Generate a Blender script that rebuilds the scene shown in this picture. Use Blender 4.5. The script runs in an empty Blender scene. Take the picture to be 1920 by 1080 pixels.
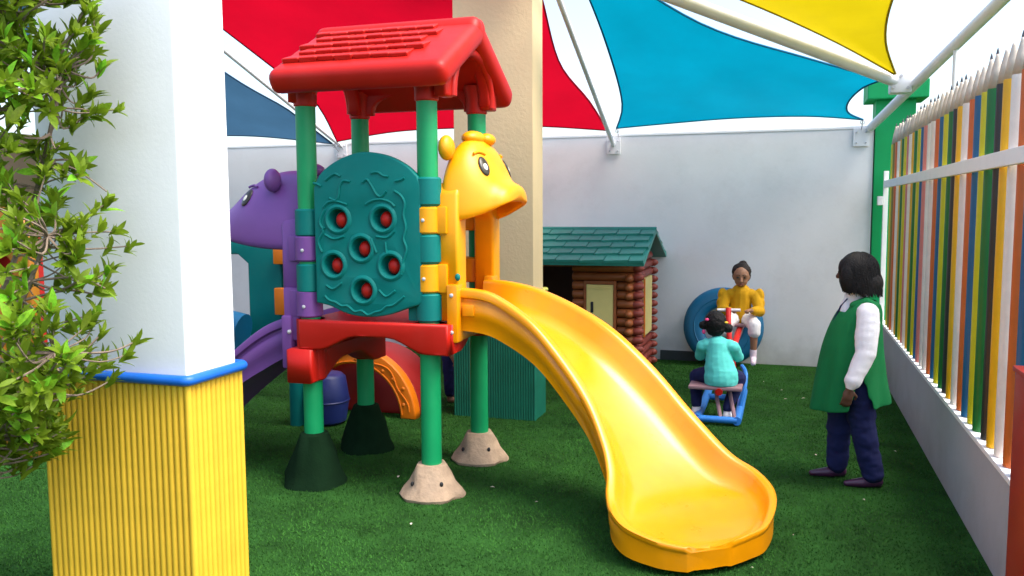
import bpy, bmesh, math, random
import numpy as np
from mathutils import Vector, Matrix, noise as mnoise
random.seed(7)
rng = np.random.default_rng(7)
sc = bpy.context.scene
COL = sc.collection
PI = math.pi

# ------------------------------------------------------------------ camera
cam_data = bpy.data.cameras.new('camera')
cam_data.sensor_width = 36.0
cam_data.lens = 30.13
cam_data.clip_start = 0.05
cam_data.clip_end = 600
cam = bpy.data.objects.new('camera', cam_data)
COL.objects.link(cam)
_R = Vector((0.95293457, 0.30312476, -0.0055753))
_D = Vector((0.02313292, -0.09103449, -0.99557902))
_F = Vector((-0.30229219, 0.9485927, -0.09376207))
cam.matrix_world = Matrix(((_R.x, -_D.x, -_F.x, 0), (_R.y, -_D.y, -_F.y, 0), (_R.z, -_D.z, -_F.z, 1.9), (0, 0, 0, 1)))
sc.camera = cam

# ------------------------------------------------------------------ light
SUN_EL, SUN_AZ = math.radians(58), math.radians(99)     # azimuth clockwise from +Y
world = bpy.data.worlds.new('World')
sc.world = world
world.use_nodes = True
wn, wl = world.node_tree.nodes, world.node_tree.links
wn.clear()
sky = wn.new('ShaderNodeTexSky')
sky.sky_type = 'NISHITA'
sky.sun_disc = False
sky.sun_elevation = SUN_EL
sky.sun_rotation = SUN_AZ
sky.air_density = 1.0
sky.dust_density = 3.5
sky.ozone_density = 1.0
bg = wn.new('ShaderNodeBackground')
bg.inputs[1].default_value = 0.15
wo = wn.new('ShaderNodeOutputWorld')
wl.new(sky.outputs[0], bg.inputs[0])
wl.new(bg.outputs[0], wo.inputs[0])
sun_data = bpy.data.lights.new('sun', 'SUN')
sun_data.energy = 1.35
sun_data.angle = math.radians(32)
sun_data.color = (1.0, 0.96, 0.9)
sun = bpy.data.objects.new('sun', sun_data)
COL.objects.link(sun)
sdir = Vector((math.sin(SUN_AZ) * math.cos(SUN_EL), math.cos(SUN_AZ) * math.cos(SUN_EL), math.sin(SUN_EL)))
sun.rotation_euler = (-sdir).to_track_quat('-Z', 'Y').to_euler()
sun.location = (6, 4, 9)
vs = sc.view_settings
vs.view_transform = 'Standard'
vs.look = 'None'
vs.gamma = 1.0
vs.use_curve_mapping = False
vs.exposure = 1.6


# ------------------------------------------------------------------ materials
def lin(c):
    c = c / 255.0
    return c / 12.92 if c <= 0.04045 else ((c + 0.055) / 1.055) ** 2.4


def rgb(r, g, b):
    return (lin(r), lin(g), lin(b))


def mat(name, col, rough=0.5, spec=0.5, var=0.1, vscale=6.0, bump=0.0, bscale=60.0, trans=0.0, hue=0.0, dirt=0.0, coat=0.0, rand=0.0, splash=0.0):
    m = bpy.data.materials.new(name)
    m.use_nodes = True
    n, l = m.node_tree.nodes, m.node_tree.links
    b = n['Principled BSDF']
    out = n['Material Output']
    b.inputs['Roughness'].default_value = rough
    b.inputs['Specular IOR Level'].default_value = spec
    b.inputs['Coat Weight'].default_value = coat
    b.inputs['Coat Roughness'].default_value = 0.15
    tc = n.new('ShaderNodeTexCoord')
    no = n.new('ShaderNodeTexNoise')
    no.inputs['Scale'].default_value = vscale
    no.inputs['Detail'].default_value = 5
    no.inputs['Roughness'].default_value = 0.6
    l.new(tc.outputs['Object'], no.inputs['Vector'])
    hsv = n.new('ShaderNodeHueSaturation')
    hsv.inputs['Color'].default_value = (*col, 1)
    mr = n.new('ShaderNodeMapRange')
    mr.inputs['From Min'].default_value = 0.3
    mr.inputs['From Max'].default_value = 0.7
    mr.inputs['To Min'].default_value = 1 - var
    mr.inputs['To Max'].default_value = 1 + var
    l.new(no.outputs['Fac'], mr.inputs['Value'])
    src = mr.outputs[0]
    if rand:
        oi = n.new('ShaderNodeObjectInfo')
        m2 = n.new('ShaderNodeMapRange')
        m2.inputs['To Min'].default_value = 1 - rand
        m2.inputs['To Max'].default_value = 1 + rand
        l.new(oi.outputs['Random'], m2.inputs['Value'])
        mu = n.new('ShaderNodeMath')
        mu.operation = 'MULTIPLY'
        l.new(src, mu.inputs[0])
        l.new(m2.outputs[0], mu.inputs[1])
        src = mu.outputs[0]
        if hue:
            m3 = n.new('ShaderNodeMapRange')
            m3.inputs['To Min'].default_value = 0.5 - hue
            m3.inputs['To Max'].default_value = 0.5 + hue
            l.new(oi.outputs['Random'], m3.inputs['Value'])
            l.new(m3.outputs[0], hsv.inputs['Hue'])
    l.new(src, hsv.inputs['Value'])
    csock = hsv.outputs[0]
    if dirt:
        n2 = n.new('ShaderNodeTexNoise')
        n2.inputs['Scale'].default_value = 2.3
        n2.inputs['Detail'].default_value = 8
        n2.inputs['Roughness'].default_value = 0.75
        l.new(tc.outputs['Object'], n2.inputs['Vector'])
        cr = n.new('ShaderNodeMapRange')
        cr.inputs['From Min'].default_value = 0.5
        cr.inputs['From Max'].default_value = 0.8
        cr.inputs['To Max'].default_value = dirt
        l.new(n2.outputs['Fac'], cr.inputs['Value'])
        mx = n.new('ShaderNodeMixRGB')
        mx.inputs[2].default_value = (0.22, 0.19, 0.15, 1)
        l.new(cr.outputs[0], mx.inputs[0])
        l.new(csock, mx.inputs[1])
        csock = mx.outputs[0]
    if splash:
        ge = n.new('ShaderNodeNewGeometry')
        sx = n.new('ShaderNodeSeparateXYZ')
        l.new(ge.outputs['Position'], sx.inputs[0])
        n3 = n.new('ShaderNodeTexNoise')
        n3.inputs['Scale'].default_value = 5.0
        n3.inputs['Detail'].default_value = 8
        l.new(ge.outputs['Position'], n3.inputs['Vector'])
        ad = n.new('ShaderNodeMath')
        ad.operation = 'MULTIPLY_ADD'
        ad.inputs[1].default_value = -0.55
        l.new(n3.outputs['Fac'], ad.inputs[0])
        l.new(sx.outputs['Z'], ad.inputs[2])
        rp = n.new('ShaderNodeMapRange')
        rp.inputs['From Min'].default_value = -0.30
        rp.inputs['From Max'].default_value = 0.02
        rp.inputs['To Min'].default_value = splash
        rp.inputs['To Max'].default_value = 0.0
        l.new(ad.outputs[0], rp.inputs['Value'])
        m4 = n.new('ShaderNodeMixRGB')
        m4.inputs[2].default_value = (0.20, 0.18, 0.14, 1)
        l.new(rp.outputs[0], m4.inputs[0])
        l.new(csock, m4.inputs[1])
        csock = m4.outputs[0]
    l.new(csock, b.inputs['Base Color'])
    # roughness mottling
    mrr = n.new('ShaderNodeMapRange')
    mrr.inputs['To Min'].default_value = max(0.02, rough - 0.08)
    mrr.inputs['To Max'].default_value = min(1, rough + 0.08)
    l.new(no.outputs['Fac'], mrr.inputs['Value'])
    l.new(mrr.outputs[0], b.inputs['Roughness'])
    if bump:
        bn = n.new('ShaderNodeTexNoise')
        bn.inputs['Scale'].default_value = bscale
        bn.inputs['Detail'].default_value = 4
        l.new(tc.outputs['Object'], bn.inputs['Vector'])
        bp = n.new('ShaderNodeBump')
        bp.inputs['Strength'].default_value = bump
        bp.inputs['Distance'].default_value = 0.01
        l.new(bn.outputs['Fac'], bp.inputs['Height'])
        l.new(bp.outputs[0], b.inputs['Normal'])
    if trans:
        t = n.new('ShaderNodeBsdfTranslucent')
        l.new(csock, t.inputs['Color'])
        ms = n.new('ShaderNodeMixShader')
        ms.inputs[0].default_value = trans
        l.new(b.outputs[0], ms.inputs[1])
        l.new(t.outputs[0], ms.inputs[2])
        l.new(ms.outputs[0], out.inputs['Surface'])
    return m


def plastic(name, c, rough=0.33, spec=0.4, **k):
    k.setdefault('var', 0.06)
    k.setdefault('bump', 0.05)
    k.setdefault('bscale', 220)
    k.setdefault('dirt', 0.07)
    return mat(name, c, rough, spec, **k)


M = {}
M['white_plaster'] = mat('white_plaster', (0.80, 0.81, 0.82), 0.85, 0.25, 0.03, 1.5, bump=0.07, bscale=60, dirt=0.07)
M['wall_plaster'] = mat('wall_plaster', (0.79, 0.78, 0.77), 0.9, 0.2, 0.05, 0.9, bump=0.08, bscale=30, dirt=0.14, splash=0.35)
M['coping_white'] = mat('coping_white', (0.86, 0.86, 0.84), 0.8, 0.2, 0.03)
M['cream_paint'] = mat('cream_paint', (0.76, 0.585, 0.33), 0.8, 0.25, 0.05, 1.5, bump=0.3, bscale=40)  # even cream tone for the shaft of the green-wrapped column
M['tan_wall'] = mat('tan_wall', (0.24, 0.18, 0.11), 0.9, 0.2, 0.1, 1.2)
M['yellow_batten'] = mat('yellow_batten', (0.72, 0.44, 0.03), 0.5, 0.4, 0.08, 5, rand=0.06)
M['green_batten'] = mat('green_batten', (0.008, 0.15, 0.09), 0.5, 0.4, 0.15, 5)
M['blue_rim'] = plastic('blue_rim', rgb(20, 95, 190), 0.4)
M['lime_rim'] = plastic('lime_rim', (0.62, 0.62, 0.12), 0.5)
M['pillar_green'] = mat('pillar_green', (0.0, 0.30, 0.085), 0.6, 0.3, 0.06, 3, bump=0.1)
M['metal_white'] = mat('metal_white', (0.78, 0.78, 0.78), 0.4, 0.5, 0.04)
M['metal_grey'] = mat('metal_grey', (0.5, 0.5, 0.52), 0.4, 0.5, 0.05)
M['low_wall_grey'] = mat('low_wall_grey', (0.42, 0.42, 0.44), 0.85, 0.2, 0.06, 1.5, bump=0.15, bscale=60, dirt=0.22, splash=0.3)
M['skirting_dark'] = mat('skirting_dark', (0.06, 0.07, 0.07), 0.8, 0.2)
M['turf'] = mat('turf', (0.018, 0.070, 0.012), 0.95, 0.1, 0.45, 3.0, bump=0.8, bscale=180)
M['turf_blade'] = mat('turf_blade', (0.032, 0.115, 0.017), 0.85, 0.12, 0.45, 1.3)
M['p_green'] = plastic('post_green', (0.004, 0.30, 0.10), 0.45)
M['p_red'] = plastic('red_plastic', (0.46, 0.009, 0.004), 0.46, spec=0.28)
M['p_teal'] = plastic('teal_plastic', (0.0, 0.165, 0.145), 0.5, spec=0.2)
M['p_yellow'] = plastic('yellow_plastic', (0.80, 0.33, 0.0), 0.4)
M['p_slide'] = plastic('slide_plastic', (0.80, 0.285, 0.0), 0.3, coat=0.2, dirt=0.13)
M['p_purple'] = plastic('purple_plastic', (0.18, 0.062, 0.27), 0.42)
M['p_orange'] = plastic('orange_plastic', rgb(232, 122, 15), 0.38)
M['board_amber'] = plastic('board_amber', (0.33, 0.13, 0.008), 0.5)
M['p_brickred'] = plastic('brick_red_plastic', rgb(160, 32, 28), 0.45)
M['p_blue'] = plastic('blue_plastic', (0.003, 0.115, 0.24), 0.45)
M['p_navy'] = plastic('navy_plastic', rgb(25, 40, 100), 0.45)
M['p_black'] = plastic('dark_eye_plastic', (0.03, 0.025, 0.015), 0.3)
M['p_cream'] = plastic('cream_eye_plastic', (0.78, 0.74, 0.6), 0.4)
M['rock_beige'] = mat('beige_footing', (0.40, 0.285, 0.19), 0.8, 0.2, 0.2, 12, bump=0.6, bscale=40, dirt=0.45)
M['rock_green'] = mat('dark_green_footing', (0.006, 0.020, 0.008), 0.95, 0.05, 0.15, 12, bump=0.3)  # green footing, its colour darkened to stand for the shade around it
M['log_brown'] = plastic('log_plastic', (0.30, 0.085, 0.022), 0.5, var=0.15, rand=0.12)
M['log_red'] = plastic('log_gable_plastic', rgb(135, 58, 46), 0.5, var=0.15, rand=0.1)
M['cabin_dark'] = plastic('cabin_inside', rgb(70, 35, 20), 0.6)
M['roof_teal'] = plastic('roof_shingle_plastic', (0.03, 0.23, 0.18), 0.45, rand=0.1)
M['shutter_yellow'] = plastic('shutter_plastic', (0.76, 0.62, 0.21), 0.5)
M['slot_dark'] = plastic('slot_dark', (0.02, 0.02, 0.02), 0.6)
M['sail_red'] = mat('sail_red', (0.50, 0.002, 0.016), 0.8, 0.1, 0.09, 1.6, trans=0.5, bump=0.15, bscale=8)
M['sail_blue'] = mat('sail_blue', (0.0, 0.23, 0.34), 0.8, 0.1, 0.09, 1.6, trans=0.5, bump=0.15, bscale=8)
M['sail_navy'] = mat('sail_slate', (0.05, 0.13, 0.22), 0.8, 0.1, 0.08, 2, trans=0.4)
M['sail_yellow'] = mat('sail_yellow', (0.52, 0.40, 0.004), 0.8, 0.1, 0.09, 1.6, trans=0.5, bump=0.15, bscale=8)
for k, c in dict(red=(0.35, 0.005, 0.02), blue=(0.01, 0.13, 0.25), navy=(0.03, 0.07, 0.13), yellow=(0.40, 0.28, 0.01)).items():
    M['hem_' + k] = mat('hem_' + k, c, 0.8, 0.1, 0.05)
M['wood_pale'] = mat('sharpened_wood', (0.62, 0.53, 0.44), 0.7, 0.3, 0.1, 20, rand=0.06)
M['lead'] = mat('lead_tip', (0.06, 0.06, 0.07), 0.5)
PENCILS = dict(white=(0.80, 0.74, 0.66), amber=(0.80, 0.42, 0.01), black=(0.028, 0.028, 0.028), green=(0.012, 0.16, 0.03), lime=(0.62, 0.55, 0.015),
               blue=(0.012, 0.11, 0.25), orange=(0.62, 0.13, 0.025), pink=(0.62, 0.20, 0.17), olive=(0.20, 0.18, 0.02))
for k, c in PENCILS.items():
    M['pencil_' + k] = mat('pencil_' + k, c, 0.4, 0.4, 0.08, 9, rand=0.05)
M['leaf'] = mat('leaf', (0.23, 0.43, 0.024), 0.5, 0.25, 0.2, 14, trans=0.45, rand=0.5, hue=0.03)
M['bark'] = mat('bark', (0.21, 0.16, 0.12), 0.9, 0.2, 0.25, 25, bump=0.6, bscale=60)
M['terracotta'] = mat('terracotta', (0.25, 0.08, 0.06), 0.8, 0.2, 0.1, 5)
M['soil'] = mat('soil', (0.05, 0.035, 0.025), 1.0, 0.1, 0.3, 20, bump=1.0, bscale=30)
M['skin_dark'] = mat('skin_dark', (0.10, 0.045, 0.025), 0.5, 0.35, 0.08, 12)
M['skin_mid'] = mat('skin_mid', (0.29, 0.145, 0.08), 0.5, 0.35, 0.08, 12)
M['lip'] = mat('lip', (0.20, 0.06, 0.05), 0.45, 0.4, 0.05)
M['eye_dark'] = mat('eye_dark', (0.012, 0.008, 0.006), 0.25, 0.5, 0.02)
M['hair_black'] = mat('hair_black', (0.010, 0.009, 0.009), 0.62, 0.2, 0.3, 30, bump=0.5, bscale=120)
M['hair_brown'] = mat('hair_brown', (0.022, 0.015, 0.012), 0.62, 0.2, 0.3, 30, bump=0.5, bscale=120)
M['vest_green'] = mat('vest_green', (0.006, 0.16, 0.045), 0.8, 0.2, 0.08, 7, bump=0.25, bscale=300)
M['shirt_white'] = mat('shirt_white', (0.80, 0.78, 0.80), 0.8, 0.2, 0.04, 7, bump=0.25, bscale=200)
M['navy_cloth'] = mat('navy_cloth', (0.014, 0.018, 0.075), 0.8, 0.2, 0.15, 9, bump=0.25, bscale=250)
M['shoe_plum'] = mat('shoe_plum', (0.06, 0.015, 0.05), 0.35, 0.5, 0.1)
M['mustard'] = mat('mustard_cloth', (0.55, 0.29, 0.006), 0.8, 0.2, 0.08, 9, bump=0.25, bscale=250)
M['white_cloth'] = mat('white_cloth', (0.78, 0.76, 0.75), 0.8, 0.2, 0.05, 9, bump=0.2, bscale=200)
M['sock_pink'] = mat('sock_pink', (0.72, 0.60, 0.66), 0.85, 0.2, 0.05)
M['aqua_cloth'] = mat('aqua_cloth', (0.12, 0.66, 0.58), 0.8, 0.2, 0.08, 9, bump=0.25, bscale=250)
M['pink_tie'] = mat('pink_tie', rgb(240, 70, 130), 0.5)
M['yellow_tie'] = mat('yellow_tie', rgb(240, 205, 60), 0.5)
M['seesaw_red'] = plastic('seesaw_red', rgb(205, 28, 22), 0.35)
M['seesaw_mauve'] = plastic('seesaw_seat', rgb(150, 115, 120), 0.5)
M['seesaw_blue'] = plastic('seesaw_blue', rgb(50, 130, 215), 0.4)

# ------------------------------------------------------------------ object helpers
ORG = {}          # world origin of each object we make


def tag(o, label=None, cat=None, group=None, kind=None):
    for k, v in (('label', label), ('category', cat), ('group', group), ('kind', kind)):
        if v:
            o[k] = v
    return o


def thing(name, loc, label, cat, group=None):
    o = bpy.data.objects.new(name, None)
    o.empty_display_size = 0.1
    o.location = loc
    COL.objects.link(o)
    ORG[o] = Vector(loc)
    return tag(o, label, cat, group, 'thing')


TMP = bpy.data.scenes.new('modelling')      # small scratch scene: modifiers and curves are evaluated there


def baked(o):
    TMP.collection.objects.link(o)
    with bpy.context.temp_override(scene=TMP, view_layer=TMP.view_layers[0]):
        dg = bpy.context.evaluated_depsgraph_get()
        dg.update()
    new = bpy.data.meshes.new_from_object(o.evaluated_get(dg))
    bpy.data.objects.remove(o)
    return new


def link_mesh(me, name, mats, parent=None, smooth=True, origin=None):
    """me holds world coordinates; the object gets its own centre as origin"""
    n = len(me.vertices)
    co = np.empty(n * 3, dtype=np.float32)
    me.vertices.foreach_get('co', co)
    co = co.reshape(-1, 3)
    c = Vector(((co.min(0) + co.max(0)) / 2).tolist()) if origin is None else Vector(origin)
    co -= np.array(c[:], dtype=np.float32)
    me.vertices.foreach_set('co', co.ravel())
    me.update()
    if not isinstance(mats, (list, tuple)):
        mats = [mats]
    for m in mats:
        me.materials.append(m)
    if smooth:
        me.polygons.foreach_set('use_smooth', [True] * len(me.polygons))
    o = bpy.data.objects.new(name, me)
    me.name = name
    COL.objects.link(o)
    if parent is not None:
        o.parent = parent
        o.location = c - ORG[parent]
    else:
        o.location = c
    ORG[o] = c
    return o


def inst(name, me, mw, parent=None):
    o = bpy.data.objects.new(name, me)
    COL.objects.link(o)
    c = mw.translation.copy()
    if parent is not None:
        o.parent = parent
        o.matrix_local = Matrix.Translation(-ORG[parent]) @ mw
    else:
        o.matrix_local = mw
    ORG[o] = c
    return o


def frame_from(d, up=Vector((0, 0, 1))):
    d = d.normalized()
    if abs(d.dot(up)) > 0.98:
        up = Vector((1, 0, 0))
    a = d.cross(up).normalized()
    return a, a.cross(d).normalized()


class MB:
    def __init__(s):
        s.bm = bmesh.new()

    def box(s, lo, hi, bev=0.0, mtx=None, seg=2):
        lo, hi = Vector(lo), Vector(hi)
        c, d = (lo + hi) / 2, hi - lo
        r = bmesh.ops.create_cube(s.bm, size=1.0)
        vs = r['verts']
        for v in vs:
            v.co = Vector((v.co.x * d.x, v.co.y * d.y, v.co.z * d.z)) + c
        if bev:
            es = list({e for v in vs for e in v.link_edges})
            rb = bmesh.ops.bevel(s.bm, geom=es, offset=bev, segments=seg, affect='EDGES', profile=0.6)
            vs = [g for g in rb['verts']] if rb['verts'] else vs
            vs = list({v for f in rb['faces'] for v in f.verts} | {v for v in vs if v.is_valid})
        if mtx is not None:
            for v in vs:
                v.co = mtx @ v.co
        return s

    def rings(s, rings, cap=True, closed_loop=False):
        vv = [[s.bm.verts.new(p) for p in r] for r in rings]
        n = len(vv[0])
        m = len(vv)
        for i in range(m if closed_loop else m - 1):
            a, b = vv[i], vv[(i + 1) % m]
            for j in range(n):
                k = (j + 1) % n
                try:
                    s.bm.faces.new((a[j], a[k], b[k], b[j]))
                except ValueError:
                    pass
        if cap and not closed_loop:
            s.bm.faces.new(list(reversed(vv[0])))
            s.bm.faces.new(vv[-1])
        return s

    def tube(s, pts, rad, seg=10, cap=True, closed=False, flat=1.0):
        pts = [Vector(p) for p in pts]
        if not isinstance(rad, (list, tuple)):
            rad = [rad] * len(pts)
        n = len(pts)
        rings = []
        pa = None
        for i, p in enumerate(pts):
            if closed:
                d = pts[(i + 1) % n] - pts[i - 1]
            else:
                d = pts[min(i + 1, n - 1)] - pts[max(i - 1, 0)]
            d.normalize()
            if pa is None:
                a, b = frame_from(d)
            else:
                a = (pa - d * pa.dot(d)).normalized()
                b = a.cross(d).normalized()
            pa = a
            rings.append([p + a * math.cos(t) * rad[i] + b * math.sin(t) * rad[i] * flat for t in [2 * PI * j / seg for j in range(seg)]])
        return s.rings(rings, cap, closed)

    def lathe(s, prof, axis_o, axis=Vector((0, 0, 1)), seg=24, wob=0.0, seed=0, cap=True):
        a, b = frame_from(Vector(axis), Vector((0, 1, 0)))
        d = Vector(axis).normalized()
        o = Vector(axis_o)
        rings = []
        for r, h in prof:
            ring = []
            for j in range(seg):
                t = 2 * PI * j / seg
                rr = r
                if wob:
                    rr = r * (1 + wob * (mnoise.noise(Vector((math.cos(t) * 1.7 + seed, math.sin(t) * 1.7, h * 9)))))
                ring.append(o + d * h + (a * math.cos(t) + b * math.sin(t)) * rr)
            rings.append(ring)
        return s.rings(rings, cap)

    def ell(s, c, r, rot=None, seg=14, n=9):
        c = Vector(c)
        if not isinstance(r, (list, tuple, Vector)):
            r = (r, r, r)
        def P(a, b):
            p = Vector((math.sin(b) * math.cos(a) * r[0], math.sin(b) * math.sin(a) * r[1], math.cos(b) * r[2]))
            return c + (rot @ p if rot is not None else p)
        new, fc = s.bm.verts.new, s.bm.faces.new
        top, bot = new(P(0, 0)), new(P(0, PI))
        rw = [[new(P(2 * PI * j / seg, PI * i / n)) for j in range(seg)] for i in range(1, n)]
        for j in range(seg):
            k = (j + 1) % seg
            fc((top, rw[0][j], rw[0][k]))
            fc((bot, rw[-1][k], rw[-1][j]))
            for a, b in zip(rw, rw[1:]):
                fc((a[j], b[j], b[k], a[k]))
        return s

    def limb(s, pts, rad, seg=12):
        pts = [Vector(p) for p in pts]
        for i in range(len(pts) - 1):
            s.tube([pts[i], pts[i + 1]], [rad[i], rad[i + 1]], seg)
        for p, r in zip(pts, rad):
            s.ell(p, r, seg=seg, n=8)
        return s

    def mesh(s, name='m'):
        bmesh.ops.recalc_face_normals(s.bm, faces=s.bm.faces)
        me = bpy.data.meshes.new(name)
        s.bm.to_mesh(me)
        s.bm.free()
        return me

    def build(s, name, m, parent=None, smooth=True, angle=None, origin=None):
        me = s.mesh(name)
        o = link_mesh(me, name, m, parent, smooth, origin)
        if smooth:
            sharp(o.data, angle or 40)
        return o


def sharp(me, deg):
    me.set_sharp_from_angle(angle=math.radians(deg))


def evaluated(me, mods, name='tmp'):
    """apply modifiers to a mesh, return the new mesh"""
    o = bpy.data.objects.new(name, me)
    for t, kw in mods:
        md = o.modifiers.new(t, t)
        for k, v in kw.items():
            setattr(md, k, v)
    new = baked(o)
    bpy.data.meshes.remove(me)
    return new


def blob(mb, voxel=0.008, smooth=6, fac=0.5, wrinkle=0.0, wscale=14.0, wseed=0.0, stretch=(1, 1, 1)):
    me = evaluated(mb.mesh('blob'), [('REMESH', dict(mode='VOXEL', voxel_size=voxel)), ('SMOOTH', dict(iterations=smooth, factor=fac))])
    if wrinkle:
        n_ = len(me.vertices)
        co_ = np.empty(n_ * 3, dtype=np.float32)
        no_ = np.empty(n_ * 3, dtype=np.float32)
        me.vertices.foreach_get('co', co_)
        me.vertices.foreach_get('normal', no_)
        co_, no_ = co_.reshape(-1, 3), no_.reshape(-1, 3)
        q_ = co_ * np.array(stretch) * wscale
        k_ = np.array([mnoise.noise((a[0] + wseed, a[1], a[2])) + 0.5 * mnoise.noise((a[0] * 2.3, a[1] * 2.3, a[2] * 2.3)) for a in q_.tolist()], dtype=np.float32)
        co_ += no_ * (wrinkle * k_)[:, None]
        me.vertices.foreach_set('co', co_.ravel())
        me.update()
    return me


def plate(outlines, thick, bevel, mtx, seg=2):
    """2-D outlines (first = outer, rest = holes) -> bevelled solid plate mapped by mtx"""
    cu = bpy.data.curves.new('plate', 'CURVE')
    cu.dimensions = '2D'
    cu.fill_mode = 'BOTH'
    cu.extrude = max(0.0005, thick / 2 - bevel)
    cu.bevel_depth = bevel
    cu.bevel_resolution = seg
    cu.offset = -bevel
    for ol in outlines:
        sp = cu.splines.new('POLY')
        sp.points.add(len(ol) - 1)
        for p, q in zip(sp.points, ol):
            p.co = (q[0], q[1], 0, 1)
        sp.use_cyclic_u = True
    o = bpy.data.objects.new('plate', cu)
    me = baked(o)
    me.transform(mtx)
    if mtx.determinant() < 0:
        me.flip_normals()
    me.materials.clear()
    bm = bmesh.new()
    bm.from_mesh(me)
    bmesh.ops.remove_doubles(bm, verts=bm.verts, dist=0.0002)
    bmesh.ops.recalc_face_normals(bm, faces=bm.faces)
    bm.to_mesh(me)
    bm.free()
    return me


def XZ(y):       # local (u, v, w) -> world (u, y - w, v): a plate facing -Y
    return Matrix(((1, 0, 0, 0), (0, 0, -1, y), (0, 1, 0, 0), (0, 0, 0, 1)))


def YZ(x):       # local (u, v, w) -> world (x + w, u, v): a plate facing +X
    return Matrix(((0, 0, 1, x), (1, 0, 0, 0), (0, 1, 0, 0), (0, 0, 0, 1)))


def smoothline(pts, n=6, closed=False):
    pts = [Vector(p) for p in pts]
    out = []
    m = len(pts)
    rng_ = range(m if closed else m - 1)
    for i in rng_:
        p0 = pts[(i - 1) % m] if closed or i > 0 else pts[0]
        p1, p2 = pts[i], pts[(i + 1) % m]
        p3 = pts[(i + 2) % m] if closed or i + 2 < m else pts[-1]
        for k in range(n):
            t = k / n
            out.append(0.5 * ((2 * p1) + (p2 - p0) * t + (2 * p0 - 5 * p1 + 4 * p2 - p3) * t * t + (3 * p1 - p0 - 3 * p2 + p3) * t ** 3))
    if not closed:
        out.append(pts[-1])
    return out


def circle(cx, cy, r, n=28):
    return [(cx + r * math.cos(2 * PI * i / n), cy + r * math.sin(2 * PI * i / n)) for i in range(n)]


# ================================================================== SETTING
mb = MB()
g = 30.0
mb.bm.faces.new([mb.bm.verts.new(p) for p in ((-60, -30, 0), (60, -30, 0), (60, 120, 0), (-60, 120, 0))])
tag(mb.build('ground', M['turf'], smooth=False), kind='structure')

# short blades of the artificial turf
N = 270000
bx = rng.uniform(-6.2, 1.05, N)
by = 3.2 + (10.6 - 3.2) * rng.random(N) ** 1.25
h = rng.uniform(0.006, 0.015, N)
w = rng.uniform(0.0025, 0.0045, N)
a = rng.uniform(0, 2 * PI, N)
lx, ly = rng.normal(0, 0.007, N), rng.normal(0, 0.007, N)
co = np.zeros((N, 3, 3), dtype=np.float32)
co[:, 0] = np.stack([bx - np.cos(a) * w, by - np.sin(a) * w, np.zeros(N)], 1)
co[:, 1] = np.stack([bx + np.cos(a) * w, by + np.sin(a) * w, np.zeros(N)], 1)
co[:, 2] = np.stack([bx + lx, by + ly, h], 1)
me = bpy.data.meshes.new('turf_blades')
me.vertices.add(N * 3)
me.vertices.foreach_set('co', co.ravel())
me.loops.add(N * 3)
me.loops.foreach_set('vertex_index', np.arange(N * 3, dtype=np.int32))
me.polygons.add(N)
me.polygons.foreach_set('loop_start', np.arange(0, N * 3, 3, dtype=np.int32))
me.update(calc_edges=True)
tag(link_mesh(me, 'turf_blades', M['turf_blade'], smooth=False), kind='stuff')

# ---- back wall
wall = thing('back_wall', (-4.5, 10.74, 0), 'long plain white plastered boundary wall behind the log cabin and the seesaw', 'wall')
MB().box((-9.6, 10.64, 0), (0.935, 10.86, 2.765)).build('wall_body', M['wall_plaster'], wall, smooth=False)
MB().box((-9.6, 10.632, 2.765), (0.935, 10.87, 2.80), 0.008).build('coping', M['coping_white'], wall, smooth=False)
MB().box((-1.45, 10.615, 0), (-0.62, 10.638, 0.12), 0.005).build('skirting', M['skirting_dark'], wall, smooth=False)  # low dark strip along part of the wall foot

side = thing('side_wall', (-9.75, 6, 0), 'tan side wall glimpsed behind the leafy bush at far left', 'wall')
MB().box((-9.9, -2, 0), (-9.62, 10.86, 2.9)).build('wall_body', M['tan_wall'], side, smooth=False)

# ---- green pillar
pil = thing('green_pillar', (1.15, 10.8, 0), 'bright green pillar with a wider flat capital at the wall corner', 'pillar')
MB().box((0.945, 10.61, 0), (1.36, 11.0, 3.08), 0.006).build('shaft', M['pillar_green'], pil, smooth=False)
MB().box((0.845, 10.5, 3.082), (1.475, 11.1, 3.285), 0.012).build('capital', M['pillar_green'], pil, smooth=False)

# ---- low wall with pencil fence
lw = thing('low_wall', (1.16, 6, 0), 'low grey wall with a white top carrying the pencil fence', 'wall')
MB().box((1.06, 1.6, 0), (1.27, 10.58, 0.555)).build('wall_body', M['low_wall_grey'], lw, smooth=False)
MB().box((1.052, 1.6, 0.556), (1.278, 10.58, 0.585), 0.004).build('coping', M['coping_white'], lw, smooth=False)

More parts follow.
